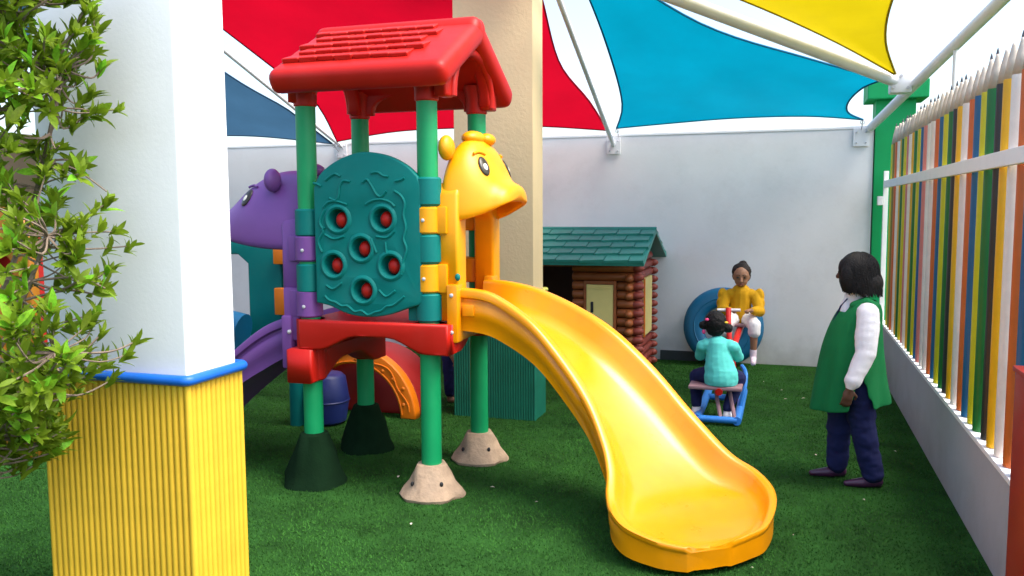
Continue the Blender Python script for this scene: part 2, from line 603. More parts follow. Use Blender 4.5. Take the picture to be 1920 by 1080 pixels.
fence = thing('pencil_fence', (1.13, 6, 0.585), 'tall fence of giant colouring pencils standing on the low grey wall', 'fence')
r0 = 0.044
bar = MB().lathe([(r0 * 0.98, 0.0), (r0, 0.004), (r0, 1.955), (r0 * 0.97, 1.962)], (0, 0, 0), seg=14)
barrel = bar.mesh('pencil')
barrel.polygons.foreach_set('use_smooth', [True] * len(barrel.polygons))
sharp(barrel, 40)
pt = MB().lathe([(r0 * 0.97, 0), (r0 * 0.62, 0.11), (r0 * 0.26, 0.185), (0.009, 0.20)], (0, 0, 0), seg=14).mesh('sharpened_wood')
pt.materials.append(M['wood_pale'])
pt.polygons.foreach_set('use_smooth', [True] * len(pt.polygons))
ld = MB().lathe([(0.0095, 0), (0.006, 0.02), (0.0015, 0.036)], (0, 0, 0), seg=8).mesh('lead_tip')
ld.materials.append(M['lead'])
seq = ['white', 'amber', 'black', 'green', 'lime', 'blue', 'orange', 'white', 'amber', 'black', 'green', 'lime', 'blue', 'orange',
       'white', 'white', 'pink', 'blue', 'lime', 'green', 'amber', 'white', 'pink', 'lime', 'green', 'amber', 'white', 'orange', 'olive', 'lime']
bm_by = {}
for i in range(-6, 30):
    c = seq[i] if i >= 0 else seq[7 + i]
    y = 4.955 + i * 0.1792
    if y > 10.45:
        break
    if c not in bm_by:
        b2 = barrel.copy()
        b2.materials.append(M['pencil_' + c])
        b2.name = 'pencil'
        bm_by[c] = b2
    dz = random.uniform(-0.012, 0.012)
    tilt = Matrix.Rotation(random.uniform(-0.004, 0.004), 4, 'X')
    p = inst('pencil', bm_by[c], Matrix.Translation((1.115 + random.uniform(-.004, .004), y + random.uniform(-.006, .006), 0.587 + dz * 0.2)) @ tilt, fence)
    q = inst('sharpened_wood', pt, Matrix.Translation((ORG[p].x, ORG[p].y, 0.587 + 1.9625 + dz * 0.2)), p)
    q.scale = (1, 1, random.uniform(0.86, 0.98))
    zs = q.scale[2]
    if random.random() < 0.6:
        inst('lead_tip', ld, Matrix.Translation((ORG[p].x, ORG[p].y, 0.587 + 1.962 + dz * 0.2 + 0.2 * zs)), p)
MB().box((1.036, 2.5, 2.092), (1.066, 10.47, 2.172), 0.004).build('rail', M['coping_white'], fence, smooth=False)
MB().box((1.165, 2.5, 1.0), (1.19, 10.47, 1.06), 0.004).build('rail', M['coping_white'], fence, smooth=False)
MB().box((1.04, 10.475, 0.587), (1.09, 10.525, 2.28), 0.005).build('fence_post', M['coping_white'], fence, smooth=False)
MB().box((0.98, 10.46, 1.90), (1.036, 10.53, 2.0), 0.005).build('fence_bracket', M['metal_white'], fence, smooth=False)


# ---- columns
def column(x0, x1, y0, y1, zr, top, label, shaft_m, rim_m, bat_m, name, each):
    c = thing(name, ((x0 + x1) / 2, (y0 + y1) / 2, 0), label, 'column')
    e = 0.024
    sh = MB().box((x0 + e, y0 + e, 0), (x1 - e, y1 - e, top), 0.012, seg=2)
    sh.build('shaft', shaft_m, c, smooth=True)
    zb = zr - 0.02
    MB().box((x0 + 0.017, y0 + 0.017, 0.0), (x1 - 0.017, y1 - 0.017, zb), 0.0).build('cladding_core', bat_m, c, smooth=False)
    rr = 0.019 if each else 0.014
    pitch = 0.0335 if each else 0.024
    bmesh_ = MB().tube([(0, 0, 0.0), (0, 0, zb)], rr * 0.85, 10).mesh('batten')
    bmesh_.materials.append(bat_m)
    bmesh_.polygons.foreach_set('use_smooth', [True] * len(bmesh_.polygons))
    sharp(bmesh_, 50)
    nx, ny = int((x1 - x0) / pitch), int((y1 - y0) / pitch)
    pts = [(x0 + 0.014 + (x1 - x0 - 0.028) * i / nx, y0 + 0.017) for i in range(nx + 1)]
    pts += [(x1 - 0.017, y0 + 0.014 + (y1 - y0 - 0.028) * i / ny) for i in range(1, ny + 1)]
    pts += [(x0 + 0.017, y0 + 0.014 + (y1 - y0 - 0.028) * i / ny) for i in range(1, ny + 1)]
    if each:
        for p in pts:
            inst('batten', bmesh_, Matrix.Translation((p[0], p[1], 0.0)), c)
    else:
        m2 = MB()
        for p in pts:
            m2.tube([(p[0], p[1], 0.0), (p[0], p[1], zb)], rr * 0.85, 8)
        tag(m2.build('battens', bat_m, c, angle=50), kind='stuff')
        bpy.data.meshes.remove(bmesh_)
    k = 0.0
    ring = []
    for cx, cy, a0 in ((x1 - .02, y1 - .02, 0), (x0 + .02, y1 - .02, 90), (x0 + .02, y0 + .02, 180), (x1 - .02, y0 + .02, 270)):
        for t in (0, 30, 60, 90):
            an = math.radians(a0 + t)
            ring.append((cx + 0.025 * math.cos(an), cy + 0.025 * math.sin(an), zr))
    MB().tube(ring, 0.0235 if each else 0.018, 10, closed=True).build('rim', rim_m, c)
    return c


column(-3.235, -2.43, 3.03, 3.43, 1.165, 4.2, 'white plastered column with a yellow ribbed wrap and blue rim, beside the bush', M['white_plaster'], M['blue_rim'], M['yellow_batten'], 'wrapped_column', True)
column(-2.865, -2.08, 7.20, 7.57, 1.15, 5.2, 'cream column with a dark green ribbed wrap, behind the yellow slide', M['cream_paint'], M['lime_rim'], M['green_batten'], 'wrapped_column', False)


# ---- shade frame rods and sails
def rod(name, p0, p1, r, label, plate_c=None, cat='metal pole'):
    t = thing(name, p0, label, cat, 'white tubes of the shade structure')
    MB().tube([p0, p1], r, 14).build('tube', M['metal_white'], t)
    if plate_c:
        b = MB().box((plate_c[0] - 0.085, 10.612, plate_c[2] - 0.11), (plate_c[0] + 0.085, 10.63, plate_c[2] + 0.09), 0.003).build('bracket_plate', M['metal_white'], t, smooth=False)
        for sx in (-0.05, 0.05):
            for sz in (-0.07, 0.05):
                MB().lathe([(0.010, 0), (0.010, 0.008), (0.006, 0.012)], (plate_c[0] + sx, 10.612, plate_c[2] + sz), (0, -1, 0), 8).build('bolt', M['metal_grey'], b)
    return t


rod('shade_rafter', (-5.83, 10.61, 2.75), (-6.32, 7.0, 4.35), 0.026, 'thin white tube rising from the back wall beside the red sail, left of the tower', (-5.83, 0, 2.70))
rod('shade_rafter', (-2.055, 10.61, 2.665), (-1.96, 6.9, 4.02), 0.026, 'thin white tube rising from the back wall between the red and blue sails', (-2.05, 0, 2.66))
tB = rod('shade_rafter', (0.893, 10.60, 2.775), (1.50, 5.85, 3.43), 0.046, 'thick white tube rising over the pencil fence from the wall corner', (0.80, 0, 2.68))
MB().tube([(1.26, 7.73, 3.14), (1.26, 7.73, 0.0)], 0.016, 10).build('drop_post', M['metal_white'], tB)
tC = rod('shade_beam', (1.0, 8.90, 3.04), (-1.72, 6.35, 3.80), 0.058, 'broad white beam between the blue and yellow sails')
MB().box((0.90, 8.80, 2.94), (1.09, 8.98, 3.14), 0.02).build('joint_box', M['metal_white'], tC)
for q in ((0.93, 8.793, 2.99), (0.99, 8.793, 3.09), (1.05, 8.793, 2.98)):
    MB().lathe([(0.014, 0), (0.014, 0.012)], q, (0, -1, 0), 8).build('bolt', M['metal_grey'], tC)


def sail(name, edges, m, hem, label, sag=0.05, n=18):
    """edges: four polylines bottom (A->B), right (B->C), top (D->C), left (A->D)"""
    def samp(pl):
        pl = smoothline(pl, 10)
        L = [0]
        for i in range(1, len(pl)):
            L.append(L[-1] + (pl[i] - pl[i - 1]).length)
        out = []
        for k in range(n + 1):
            t = L[-1] * k / n
            for i in range(1, len(pl)):
                if L[i] >= t - 1e-9:
                    f = (t - L[i - 1]) / max(1e-9, L[i] - L[i - 1])
                    out.append(pl[i - 1].lerp(pl[i], f))
                    break
        return out
    b, r, t, l = [samp(e) for e in edges]
    vv = []
    bm = bmesh.new()
    for j in range(n + 1):
        row = []
        for i in range(n + 1):
            u, v = i / n, j / n
            p = (1 - v) * b[i] + v * t[i] + (1 - u) * l[j] + u * r[j] - ((1 - u) * (1 - v) * b[0] + u * (1 - v) * b[n] + (1 - u) * v * t[0] + u * v * t[n])
            p.z -= sag * math.sin(PI * u) * math.sin(PI * v)
            p.z += .008 * math.sin(u * 17 + v * 5) * (1 - abs(2 * v - 1))
            row.append(bm.verts.new(p))
        vv.append(row)
    vq = [[v.co.copy() for v in row] for row in vv]
    for j in range(n):
        for i in range(n):
            bm.faces.new((vv[j][i], vv[j][i + 1], vv[j + 1][i + 1], vv[j + 1][i]))
    me = bpy.data.meshes.new(name)
    bm.to_mesh(me)
    bm.free()
    o = thing(name, tuple(b[0]), label, 'shade sail', 'shade sails over the play yard')
    link_mesh(me, 'fabric', m, o)
    for e in (b, r, t, l):
        MB().tube(e, 0.010, 6).build('hem', hem, o)
    for c in (b[0], b[n]):
        d = Vector((0, 10.63 - c.y, -.10 if c.y > 10 else 0))
        if 0 < d.y < .4:
            MB().tube([c + d * .25 + Vector((.022 * math.cos(a), 0, .022 * math.sin(a))) for a in [2 * PI * i / 14 for i in range(14)]], .005, 6, closed=True).build('corner_ring', M['metal_grey'], o)
            MB().tube([c, c + d * .3, c + d], .006, 6).build('tension_cord', M['metal_grey'], o)
    return o


V = Vector
sail('shade_sail', [
    [(-5.80, 10.45, 2.80), (-4.9, 10.32, 2.89), (-4.05, 10.30, 2.908), (-3.0, 10.34, 2.90), (-2.10, 10.47, 2.83)],
    [(-2.10, 10.47, 2.83), (-2.20, 9.9, 3.12), (-2.319, 9.0, 3.411), (-2.177, 7.8, 3.796), (-2.05, 6.9, 4.02)],
    [(-5.9, 6.9, 4.22), (-4.6, 7.2, 4.02), (-3.3, 7.15, 3.98), (-2.05, 6.9, 4.02)],
    [(-5.80, 10.45, 2.80), (-5.627, 9.6, 3.228), (-5.70, 8.7, 3.56), (-5.9, 6.9, 4.22)]], M['sail_red'], M['hem_red'], 'red triangular shade sail behind the play tower roof')
sail('shade_sail', [
    [(-1.985, 10.45, 2.85), (-1.4, 10.40, 2.88), (-0.6, 10.38, 2.915), (0.2, 10.40, 2.91), (0.80, 10.46, 2.855)],
    [(0.80, 10.46, 2.855), (0.63, 10.2, 2.91), (0.60, 9.8, 2.98), (0.70, 9.3, 3.06), (0.86, 8.97, 3.09)],
    [(-1.72, 6.75, 4.02), (-0.78, 7.9, 3.52), (0.18, 8.6, 3.26), (0.86, 8.97, 3.09)],
    [(-1.985, 10.45, 2.85), (-1.80, 9.8, 3.091), (-1.70, 8.2, 3.553), (-1.72, 6.75, 4.02)]], M['sail_blue'], M['hem_blue'], 'bright turquoise blue shade sail above the seesaw')
sail('shade_sail', [
    [(0.92, 8.72, 3.10), (0.35, 8.15, 3.34), (-0.4, 7.4, 3.58), (-1.45, 6.45, 3.86)],
    [(-1.45, 6.45, 3.86), (-0.6, 6.2, 3.95), (0.2, 6.1, 3.98), (1.05, 6.0, 3.95)],
    [(0.93, 8.70, 3.10), (0.78, 8.1, 3.29), (0.74, 7.4, 3.45), (0.82, 6.8, 3.65), (1.05, 6.0, 3.95)],
    [(0.92, 8.72, 3.10), (0.925, 8.715, 3.10), (0.93, 8.70, 3.10)]], M['sail_yellow'], M['hem_yellow'], 'yellow shade sail at the upper right beside the white beam')
sail('shade_sail', [
    [(-9.4, 10.45, 2.92), (-8.0, 10.38, 2.93), (-7.0, 10.40, 2.90), (-5.87, 10.45, 2.77)],
    [(-5.87, 10.45, 2.77), (-5.98, 9.9, 3.02), (-6.06, 9.6, 3.17), (-6.40, 8.9, 3.51), (-7.122, 8.0, 4.30)],
    [(-9.2, 7.8, 4.4), (-8.2, 7.95, 4.35), (-7.122, 8.0, 4.30)],
    [(-9.4, 10.45, 2.92), (-9.2, 9.2, 3.5), (-9.2, 7.8, 4.4)]], M['sail_navy'], M['hem_navy'], 'slate blue shade sail seen past the white column')

# ================================================================== PLAY TOWER
PX0, PX1, PY0, PY1 = -3.08, -2.20, 5.13, 5.98
tower = thing('play_tower', ((PX0 + PX1) / 2, (PY0 + PY1) / 2, 0), 'plastic play tower with red gabled roof, green posts, teal hole panel and yellow slide', 'play tower')

for (x, y, beige) in ((PX0, PY0, 0), (PX1, PY0, 1), (PX1 + .03, PY1, 1), (PX0 - .05, PY1 + .02, 0)):
    post = MB().tube([(x, y, 0.12), (x, y, 2.60)], 0.067, 22).build('post', M['p_green'], tower)
    if beige:
        f = MB().lathe([(0.205, 0.0), (0.21, 0.02), (0.19, 0.055), (0.15, 0.10), (0.125, 0.16), (0.10, 0.205), (0.092, 0.215), (0.075, 0.216)], (x, y, 0), seg=28, wob=0.22, seed=x * 3)
        fo = f.build('footing', M['rock_beige'], post)
        for k, (ang, hh) in enumerate(((-2.2, 0.10), (-0.75, 0.11), (-1.5, 0.05))):
            MB().ell((x + math.cos(ang) * 0.15, y + math.sin(ang) * 0.15, hh), (0.012, 0.012, 0.016)).build('bolt_hole', M['slot_dark'], post)
    else:
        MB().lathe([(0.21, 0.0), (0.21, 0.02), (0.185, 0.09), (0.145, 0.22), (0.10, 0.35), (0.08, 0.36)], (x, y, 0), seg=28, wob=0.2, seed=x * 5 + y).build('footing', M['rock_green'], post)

# platform: deck, scalloped aprons, corner sockets
deck = MB().box((PX0 - 0.03, PY0 - 0.05, 1.10), (PX1 + 0.12, PY1 + 0.08, 1.15), 0.012).build('deck', M['p_red'], tower)


def apron(u0, u1, ztop, zend, zmid, n=20):
    top = [(u1, ztop), (u0, ztop)]
    bot = []
    for i in range(n + 1):
        t = i / n
        k = max(0.0, min(1.0, (min(t, 1 - t) - 0.13) / 0.27))
        k = k * k * (3 - 2 * k)
        bot.append((u0 + (u1 - u0) * t, zend + (zmid - zend) * k))
    return bot + top


for o, fn in ((apron(PX0 - 0.03, PX1 + 0.17, 1.155, 0.955, 1.055), XZ(PY0 - 0.085)), (apron(PX0 - 0.03, PX1 + 0.17, 1.15, 0.955, 1.05), XZ(PY1 + 0.10)), (apron(PY0 - 0.05, PY1 + 0.07, 1.15, 0.955, 1.05), YZ(PX1 + 0.15))):
    link_mesh(plate([o], 0.07, 0.016, fn), 'apron', M['p_red'], tower)
for o in (link_mesh(plate([apron(PY0 - 0.14, PY1 + 0.14, 0.955, 0.725, 0.84)], 0.20, 0.02, YZ(PX0 - 0.02)), 'apron', M['p_red'], tower),):
    o['label'] = 'lower red apron under the purple slide side'
for (x, y) in ((PX0, PY0), (PX1, PY0), (PX1 + .03, PY1), (PX0 - .05, PY1 + .02)):
    z0 = 0.73 if x < -3 else 0.955
    MB().lathe([(0.085, 0), (0.098, 0.012), (0.098, 1.15 - z0)], (x, y, z0), seg=24).build('socket', M['p_red'], tower)
MB().box((PX0 - 0.15, PY0 - 0.095, 0.742), (PX0 + 0.05, PY0 + 0.2, 0.952), 0.04, seg=4).build('corner_block', M['p_red'], tower)


# teal panel with six holes
def pX(u): return -2.63 + (u - 681) * 0.00387
def pZ(v): return 1.637 - (v - 466) * 0.0035


holes = [(638, 412), (722, 411), (681, 466), (628, 498), (735, 498), (683, 545)]
outer = smoothline([(x, z, 0) for x, z in [(-2.985, 2.03), (-2.93, 2.13), (-2.80, 2.215), (-2.63, 2.262), (-2.46, 2.24), (-2.32, 2.175), (-2.235, 2.10)]], 6)
outer = [(p.x, p.y) for p in outer] + [(-2.215, 2.04)] + [(-2.215, 1.30)]
low = smoothline([(x, z, 0) for x, z in [(-2.23, 1.275), (-2.32, 1.25), (-2.45, 1.205), (-2.60, 1.185), (-2.75, 1.20), (-2.88, 1.25), (-2.985, 1.27)]], 6)
outer += [(p.x, p.y) for p in low]
HR = 0.072
ol = [outer] + [circle(pX(u) - 0.012, pZ(v), HR) for u, v in holes]
YP = 5.075
pan = link_mesh(plate(ol, 0.062, 0.012, XZ(YP)), 'hole_panel', M['p_teal'], tower)
sharp(pan.data, 35)
yf = YP - 0.031
for u, v in holes:
    cx, cz = pX(u) - 0.012, pZ(v)
    MB().lathe([(HR + 0.001, -0.02), (HR + 0.02, -0.021), (HR + 0.03, 0.0), (HR + 0.022, 0.008), (HR + 0.010, 0.011), (HR - 0.002, 0.004), (HR - 0.008, -0.03), (HR - 0.012, -0.08), (0.02, -0.105), (0.004, -0.106)], (cx, yf, cz), (0, -1, 0), 28, cap=False).build('hole_rim', M['p_teal'], pan)
    MB().ell((cx + 0.008, yf + 0.056, cz - 0.004), (0.046, 0.046, 0.053)).build('ball', M['p_red'], pan)
marks = [[(140, 890), (165, 915), (200, 925), (235, 945), (270, 945), (310, 975), (350, 970), (385, 992), (425, 975), (460, 965), (490, 940), (530, 930), (590, 880)],
         [(160, 235), (185, 215), (215, 200), (245, 215)], [(420, 200), (455, 195), (485, 215), (515, 220)], [(550, 245), (580, 240), (600, 228)],
         [(90, 250), (110, 255), (135, 268)], [(180, 335), (215, 348), (232, 320), (240, 270), (262, 240), (300, 245)], [(370, 250), (395, 235), (420, 270), (445, 315), (470, 330), (500, 300)],
         [(545, 300), (580, 325), (600, 370), (592, 430), (604, 500), (590, 560), (606, 620), (585, 690), (575, 760)],
         [(150, 400), (120, 470), (140, 520), (110, 580), (130, 640)], [(410, 560), (440, 640)], [(490, 580), (495, 640)], [(130, 520), (150, 500)],
         [(145, 385), (170, 360), (210, 352), (250, 362), (280, 372)], [(385, 372), (420, 352), (470, 345), (520, 360), (545, 385)],
         [(150, 540), (200, 565), (260, 550)], [(540, 520), (500, 555), (440, 550)], [(150, 830), (190, 850), (240, 815)], [(450, 850), (490, 885), (540, 850)]]
mk = MB()
for l in marks:
    pts = smoothline([(pX(560 + a / 3), yf - 0.001, pZ(260 + b / 3)) for a, b in l], 4)
    mk.tube(pts, [0.0095] * len(pts), 6)
mk.build('raised_pattern', M['p_teal'], pan)


def sleeve(x, y, z0, z1, m, parent, toward, r=0.088):
    """a panel tab that wraps a post"""
    b = MB().lathe([(r - 0.012, 0.003), (r, 0.014), (r, z1 - z0 - 0.014), (r - 0.012, z1 - z0 - 0.003)], (x, y, z0), seg=22)
    b.box((min(x, x + toward[0] * .14), min(y - .03, y + toward[1] * .14), z0 + 0.003), (max(x, x + toward[0] * .14), max(y + .03, y + toward[1] * .14), z1 - 0.003), 0.01)
    return b.build('tab', m, parent)


for z0, z1 in ((1.91, 2.098), (1.54, 1.73), (1.16, 1.35)):
    sleeve(PX1, PY0, z0, z1, M['p_teal'], pan, (-1, 0))
for z0, z1 in ((1.71, 1.90), (1.33, 1.53)):
    sleeve(PX0, PY0, z0, z1, M['p_teal'], pan, (1, 0))

# roof
rz, ry = 3.165, 5.555
roof_parts = []
TH = 0.165
eav = 0.83
sl = math.radians(29)


rb = MB()
for sg in (-1, 1):
    m = Matrix.Translation((0, ry, rz)) @ Matrix.Rotation(-sg * sl, 4, 'X')
    rb.box((-3.20, -0.06 if sg > 0 else -eav, -TH), (-1.965, eav if sg > 0 else 0.06, 0.0), 0.078, m, seg=5)
roof = rb.build('roof', M['p_red'], tower)
shm = {}
for sg in (-1, 1):
    m = Matrix.Translation((0, ry, rz)) @ Matrix.Rotation(-sg * sl, 4, 'X')
    for r in range(5):
        d0 = 0.045 + r * 0.125
        nsh = 7
        for k in range(nsh):
            wd = 0.90 / nsh
            x0 = -3.115 + k * wd + (0.5 * wd if r % 2 else 0) - 0.25 * wd
            lnn = 0.13 + random.uniform(-0.008, 0.008)
            b = bmesh.new()
            t0, t1 = 0.010, 0.034 + random.uniform(-0.004, 0.004)
            P = [(x0 + .003, d0, 0.0), (x0 + wd - .003, d0, 0.0), (x0 + wd - .003, d0 + lnn, 0.0), (x0 + .003, d0 + lnn + random.uniform(-.008, .008), 0.0),
                 (x0 + .003, d0, t0), (x0 + wd - .003, d0, t0), (x0 + wd - .003, d0 + lnn, t1), (x0 + .003, d0 + lnn, t1)]
            vsx = [b.verts.new(m @ Vector((p[0], sg * p[1], p[2] - 0.004))) for p in P]
            for f in ((0, 1, 2, 3), (4, 5, 6, 7), (0, 1, 5, 4), (1, 2, 6, 5), (2, 3, 7, 6), (3, 0, 4, 7)):
                b.faces.new([vsx[i] for i in f])
            bmesh.ops.bevel(b, geom=list(b.edges), offset=0.006, segments=1, affect='EDGES')
            bmesh.ops.recalc_face_normals(b, faces=b.faces)
            me = bpy.data.meshes.new('shingle')
            b.to_mesh(me)
            b.free()
            link_mesh(me, 'shingle', M['p_red'], roof, smooth=False)
# gable arches that carry the roof
for gx in (PX1 + 0.12, PX0 - 0.05):
    o = [(ry - 0.50, 2.60), (ry - 0.50, 2.78), (ry - 0.02, rz - 0.10), (ry + 0.02, rz - 0.10), (ry + 0.50, 2.78), (ry + 0.50, 2.60), (ry + 0.36, 2.60)]
    o += [(ry + 0.335 * math.cos(t), 2.63 + 0.30 * math.sin(t)) for t in [PI * i / 18 for i in range(19)]] + [(ry - 0.36, 2.60)]
    link_mesh(plate([o], 0.085, 0.018, YZ(gx)), 'gable_arch', M['p_red'], roof)
    sg_ = 1 if gx > -2.6 else -1
    MB().tube([(gx + sg_ * .038, ry + .375 * math.cos(t), 2.61 + .325 * max(0, math.sin(t)) ** .9) for t in [PI * i / 30 for i in range(31)]], .030, 10).build('arch_moulding', M['p_red'], roof)
for gy in (PY0, PY1 + .02):
    o = [(PX0 - 0.07, 2.6), (PX0 - 0.07, 2.80), (PX1 + 0.07, 2.80), (PX1 + 0.07, 2.6), (PX1 - .07, 2.6)]
    o += [(-2.64 + 0.37 * math.cos(t), 2.60 + 0.155 * math.sin(t) ** 0.6) for t in [PI * (i + .5) / 18 for i in range(18)]] + [(PX0 + 0.07, 2.6)]
    link_mesh(plate([o], 0.06, 0.014, XZ(gy)), 'eave_arch', M['p_red'], roof)
for (x, y) in ((PX0, PY0), (PX1, PY0), (PX1 + .03, PY1), (PX0 - .05, PY1 + .02)):
    MB().lathe([(0.068, 0), (0.077, 0.008), (0.079, 0.12), (0.10, 0.20)], (x, y, 2.575), seg=22).build('roof_socket', M['p_red'], roof)


# animal head hoods over the slides
SEC = [(-0.005, .415, 1.815, .46), (0.05, .425, 1.805, .535), (0.10, .425, 1.803, .562), (0.16, .415, 1.808, .562), (0.22, .40, 1.818, .532), (0.28, .375, 1.832, .468), (0.33, .345, 1.845, .393), (0.38, .315, 1.862, .289), (0.42, .292, 1.878, .217),
       (0.47, .275, 1.897, .173), (0.51, .25, 1.912, .145), (0.54, .21, 1.925, .115), (0.556, .15, 1.938, .072)]


def hood(sign, X0, zoff, m, xs, ex, et):
    def S(x, t, k=1.0):
        for i in range(len(SEC) - 1):
            if SEC[i][0] <= x <= SEC[i + 1][0]:
                f = (x - SEC[i][0]) / (SEC[i + 1][0] - SEC[i][0])
                w, zb, hh = [SEC[i][j] * (1 - f) + SEC[i + 1][j] * f for j in (1, 2, 3)]
                break
        else:
            x, w, zb, hh = SEC[-1]
        c, s_ = math.cos(t), math.sin(t)
        return Vector((X0 + sign * xs * x, ry - w * k * math.copysign(abs(c) ** 0.82, c), zb + zoff + hh * k * abs(s_) ** 0.85))
    bm = bmesh.new()
    NT = 28
    rows = [[bm.verts.new(S(x[0], PI * j / NT)) for j in range(NT + 1)] for x in SEC]
    for a, b in zip(rows, rows[1:]):
        for j in range(NT):
            bm.faces.new((a[j], a[j + 1], b[j + 1], b[j]))
    bm.faces.new(rows[-1])
    bmesh.ops.recalc_face_normals(bm, faces=bm.faces)
    me = bpy.data.meshes.new('hood')
    bm.to_mesh(me)
    bm.free()
    # outward normals
    ctr = Vector((X0 + sign * .2, ry, 1.9 + zoff))
    if sum((p.center - ctr).dot(p.normal) for p in me.polygons) < 0:
        me.flip_normals()
    me = evaluated(me, [('SOLIDIFY', dict(thickness=0.045, offset=-1.0)), ('SUBSURF', dict(levels=1, render_levels=1))])
    o = link_mesh(me, 'hood', m, tower)
    o['label'] = 'animal head shaped hood'
    # side frame with doorway
    out = [(ry - .43, 1.17), (ry - .43, 1.98), (ry - .36, 2.06), (ry + .36, 2.06), (ry + .43, 1.98), (ry + .43, 1.17), (ry + .27, 1.17), (ry + .27, 1.80)]
    out += [(ry + .27 * math.cos(t), 1.80 + .10 * math.sin(t)) for t in [PI * i / 12 for i in range(1, 12)]] + [(ry - .27, 1.80), (ry - .27, 1.17)]
    fr = link_mesh(plate([[(u, v + zoff) for u, v in out]], 0.15, 0.022, YZ(X0 + sign * 0.055)), 'door_frame', m, tower)
    for z0, z1 in ((1.73, 1.91), (1.35, 1.54)):
        for yy in (PY0, PY1):
            sleeve(X0 - sign * .08, yy, z0 + zoff, z1 + zoff, m, fr, (sign, 0))
    # ears and tuft
    for sy in (-1, 1):
        e = MB().ell((X0 + sign * .055 * xs ** 2.6, ry + sy * .345, 2.285 + zoff), (.05, .080, .082), seg=20, n=12)
        eo = e.build('ear', m, o)
    MB().ell((X0 + sign * .10, ry - .04, 2.365 + zoff), (.075, .13, .05)).ell((X0 + sign * .16, ry + .06, 2.36 + zoff), (.06, .08, .045)).build('tuft', m, o)
    # eyes
    for tt in (et * PI, (1 - et) * PI):
        p = S(ex, tt)
        n = (S(ex + .03, tt) - S(ex - .03, tt)).cross(S(ex, tt + .05) - S(ex, tt - .05)).normalized()
        if n.z < 0:
            n = -n
        a = (Vector((0, 0, 1)) - n * n.z).normalized()
        b = n.cross(a)
        R3 = Matrix((b, a, n)).transposed()
        eo = MB().ell(p, (.044, .070, .014), R3, 20, 10).build('eye', M['p_black'], o)
        MB().ell(p + n * .009 - a * .008, (.021, .028, .008), R3, 16, 8).build('pupil', M['p_cream'], eo)
        bp = p + a * .10
        arc = [p + a * (.085 + .02 * math.cos(q * 1.3)) + b * (.055 * q) + n * (-.004) for q in (-1, -.5, 0, .5, 1)]
        MB().tube(smoothline(arc, 4), .009, 8).build('brow', m, o)
    # nose on the muzzle tip
    return o


hood(1, PX1 + 0.075, 0.0, M['p_yellow'], 0.75, .325, .285)
hood(-1, PX0 - 0.085, -0.19, M['p_purple'], 1.75, .275, .235)
MB().ell((-1.995, 5.115, 1.455), (.018, .018, .024)).build('teal_knob', M['p_teal'], tower)


# slides
def slide(stations, m, name, up, wall):
    """stations: (near x, y, z), (far x, y, z), rail depth, outer wall height"""
    near = smoothline([s[0] for s in stations], 5)
    far = smoothline([s[1] for s in stations], 5)
    dep = smoothline([(s[2], s[3], 0) for s in stations], 5)
    rings = []
    for a, b, q in zip(near, far, dep):
        d, wl_ = q.x, q.y
        lip = min(0.055, 0.09 * (b - a).length + 0.01)
        x = (b - a)
        W = x.length
        x.normalize()
        zdir = Vector((0, 0, 1))
        def P(f, z):
            base = a.lerp(b, 0.0) + x * f
            t = f / W
            base.z = a.z * (1 - t) + b.z * t + z
            return base
        ring = []
        fu = max(0.0, min(1.0, (.13 - d) / .06))
        g1, g2, g3 = .006 + .012 * fu, .022 - .004 * fu, -.008 + .014 * fu
        prof = [(0.018, -wl_), (0.018, -wl_ * .72), (g1, -wl_ * .66), (g1, -wl_ * .36), (g2, -wl_ * .32), (g2, -wl_ * .25), (g3, -wl_ * .21), (g3 - .003, -0.02), (0.0, -0.004),
                (0.012, 0.0), (lip - .012, -0.002), (lip, -0.008), (lip + 0.012, -0.03), (lip + .035, -d * .62), (lip + .075, -d * .90), (lip + .14, -d)]
        mid = W / 2
        half = prof
        for f, z in half:
            ring.append(P(min(f, mid * .97), z))
        ring.append(P(mid, -d - .004))
        for f, z in reversed(half):
            ring.append(P(W - min(f, mid * .97), z))
        und = -max(wl_, d + .03)
        ring.append(P(W - 0.05, und + .006))
        fu = max(0.0, min(1.0, (.13 - d) / .06))
        ub = (-d - .035) * (1 - fu) + (und + .004) * fu
        ring.append(P(W - lip - .1 if W > .4 else W * .6, ub))
        ring.append(P(mid, ub - .003))
        ring.append(P(lip + .1 if W > .4 else W * .4, ub))
        ring.append(P(0.05, und + .006))
        rings.append(ring)
    b = MB()
    b.rings(rings)
    o = b.build(name, m, tower, angle=60)
    return o


st = [((-2.06, 5.16, 1.385), (-2.06, 5.85, 1.385), .20, .28), ((-1.84, 5.15, 1.37), (-1.84, 5.79, 1.375), .20, .285), ((-1.69, 5.14, 1.305), (-1.60, 5.76, 1.325), .20, .28), ((-1.48, 5.075, 1.175), (-1.33, 5.69, 1.225), .20, .265),
      ((-1.30, 5.03, .985), (-1.06, 5.58, 1.09), .19, .26), ((-1.11, 4.935, .755), (-.78, 5.50, .86), .18, .245), ((-.98, 4.79, .545), (-.53, 5.41, .61), .17, .23), ((-.925, 4.67, .42), (-.29, 5.275, .41), .15, .215),
      ((-.905, 4.55, .335), (-.125, 5.21, .33), .125, .20), ((-.87, 4.45, .275), (-.03, 5.07, .275), .10, .19), ((-.775, 4.335, .23), (-.012, 4.90, .23), .07, .17), ((-.62, 4.29, .19), (-.05, 4.69, .19), .04, .15), ((-.53, 4.285, .175), (-.125, 4.565, .178), .026, .14), ((-.45, 4.292, .165), (-.215, 4.452, .167), .018, .132)]
slide(st, M['p_slide'], 'yellow_slide', 0, 0)
fl = MB()
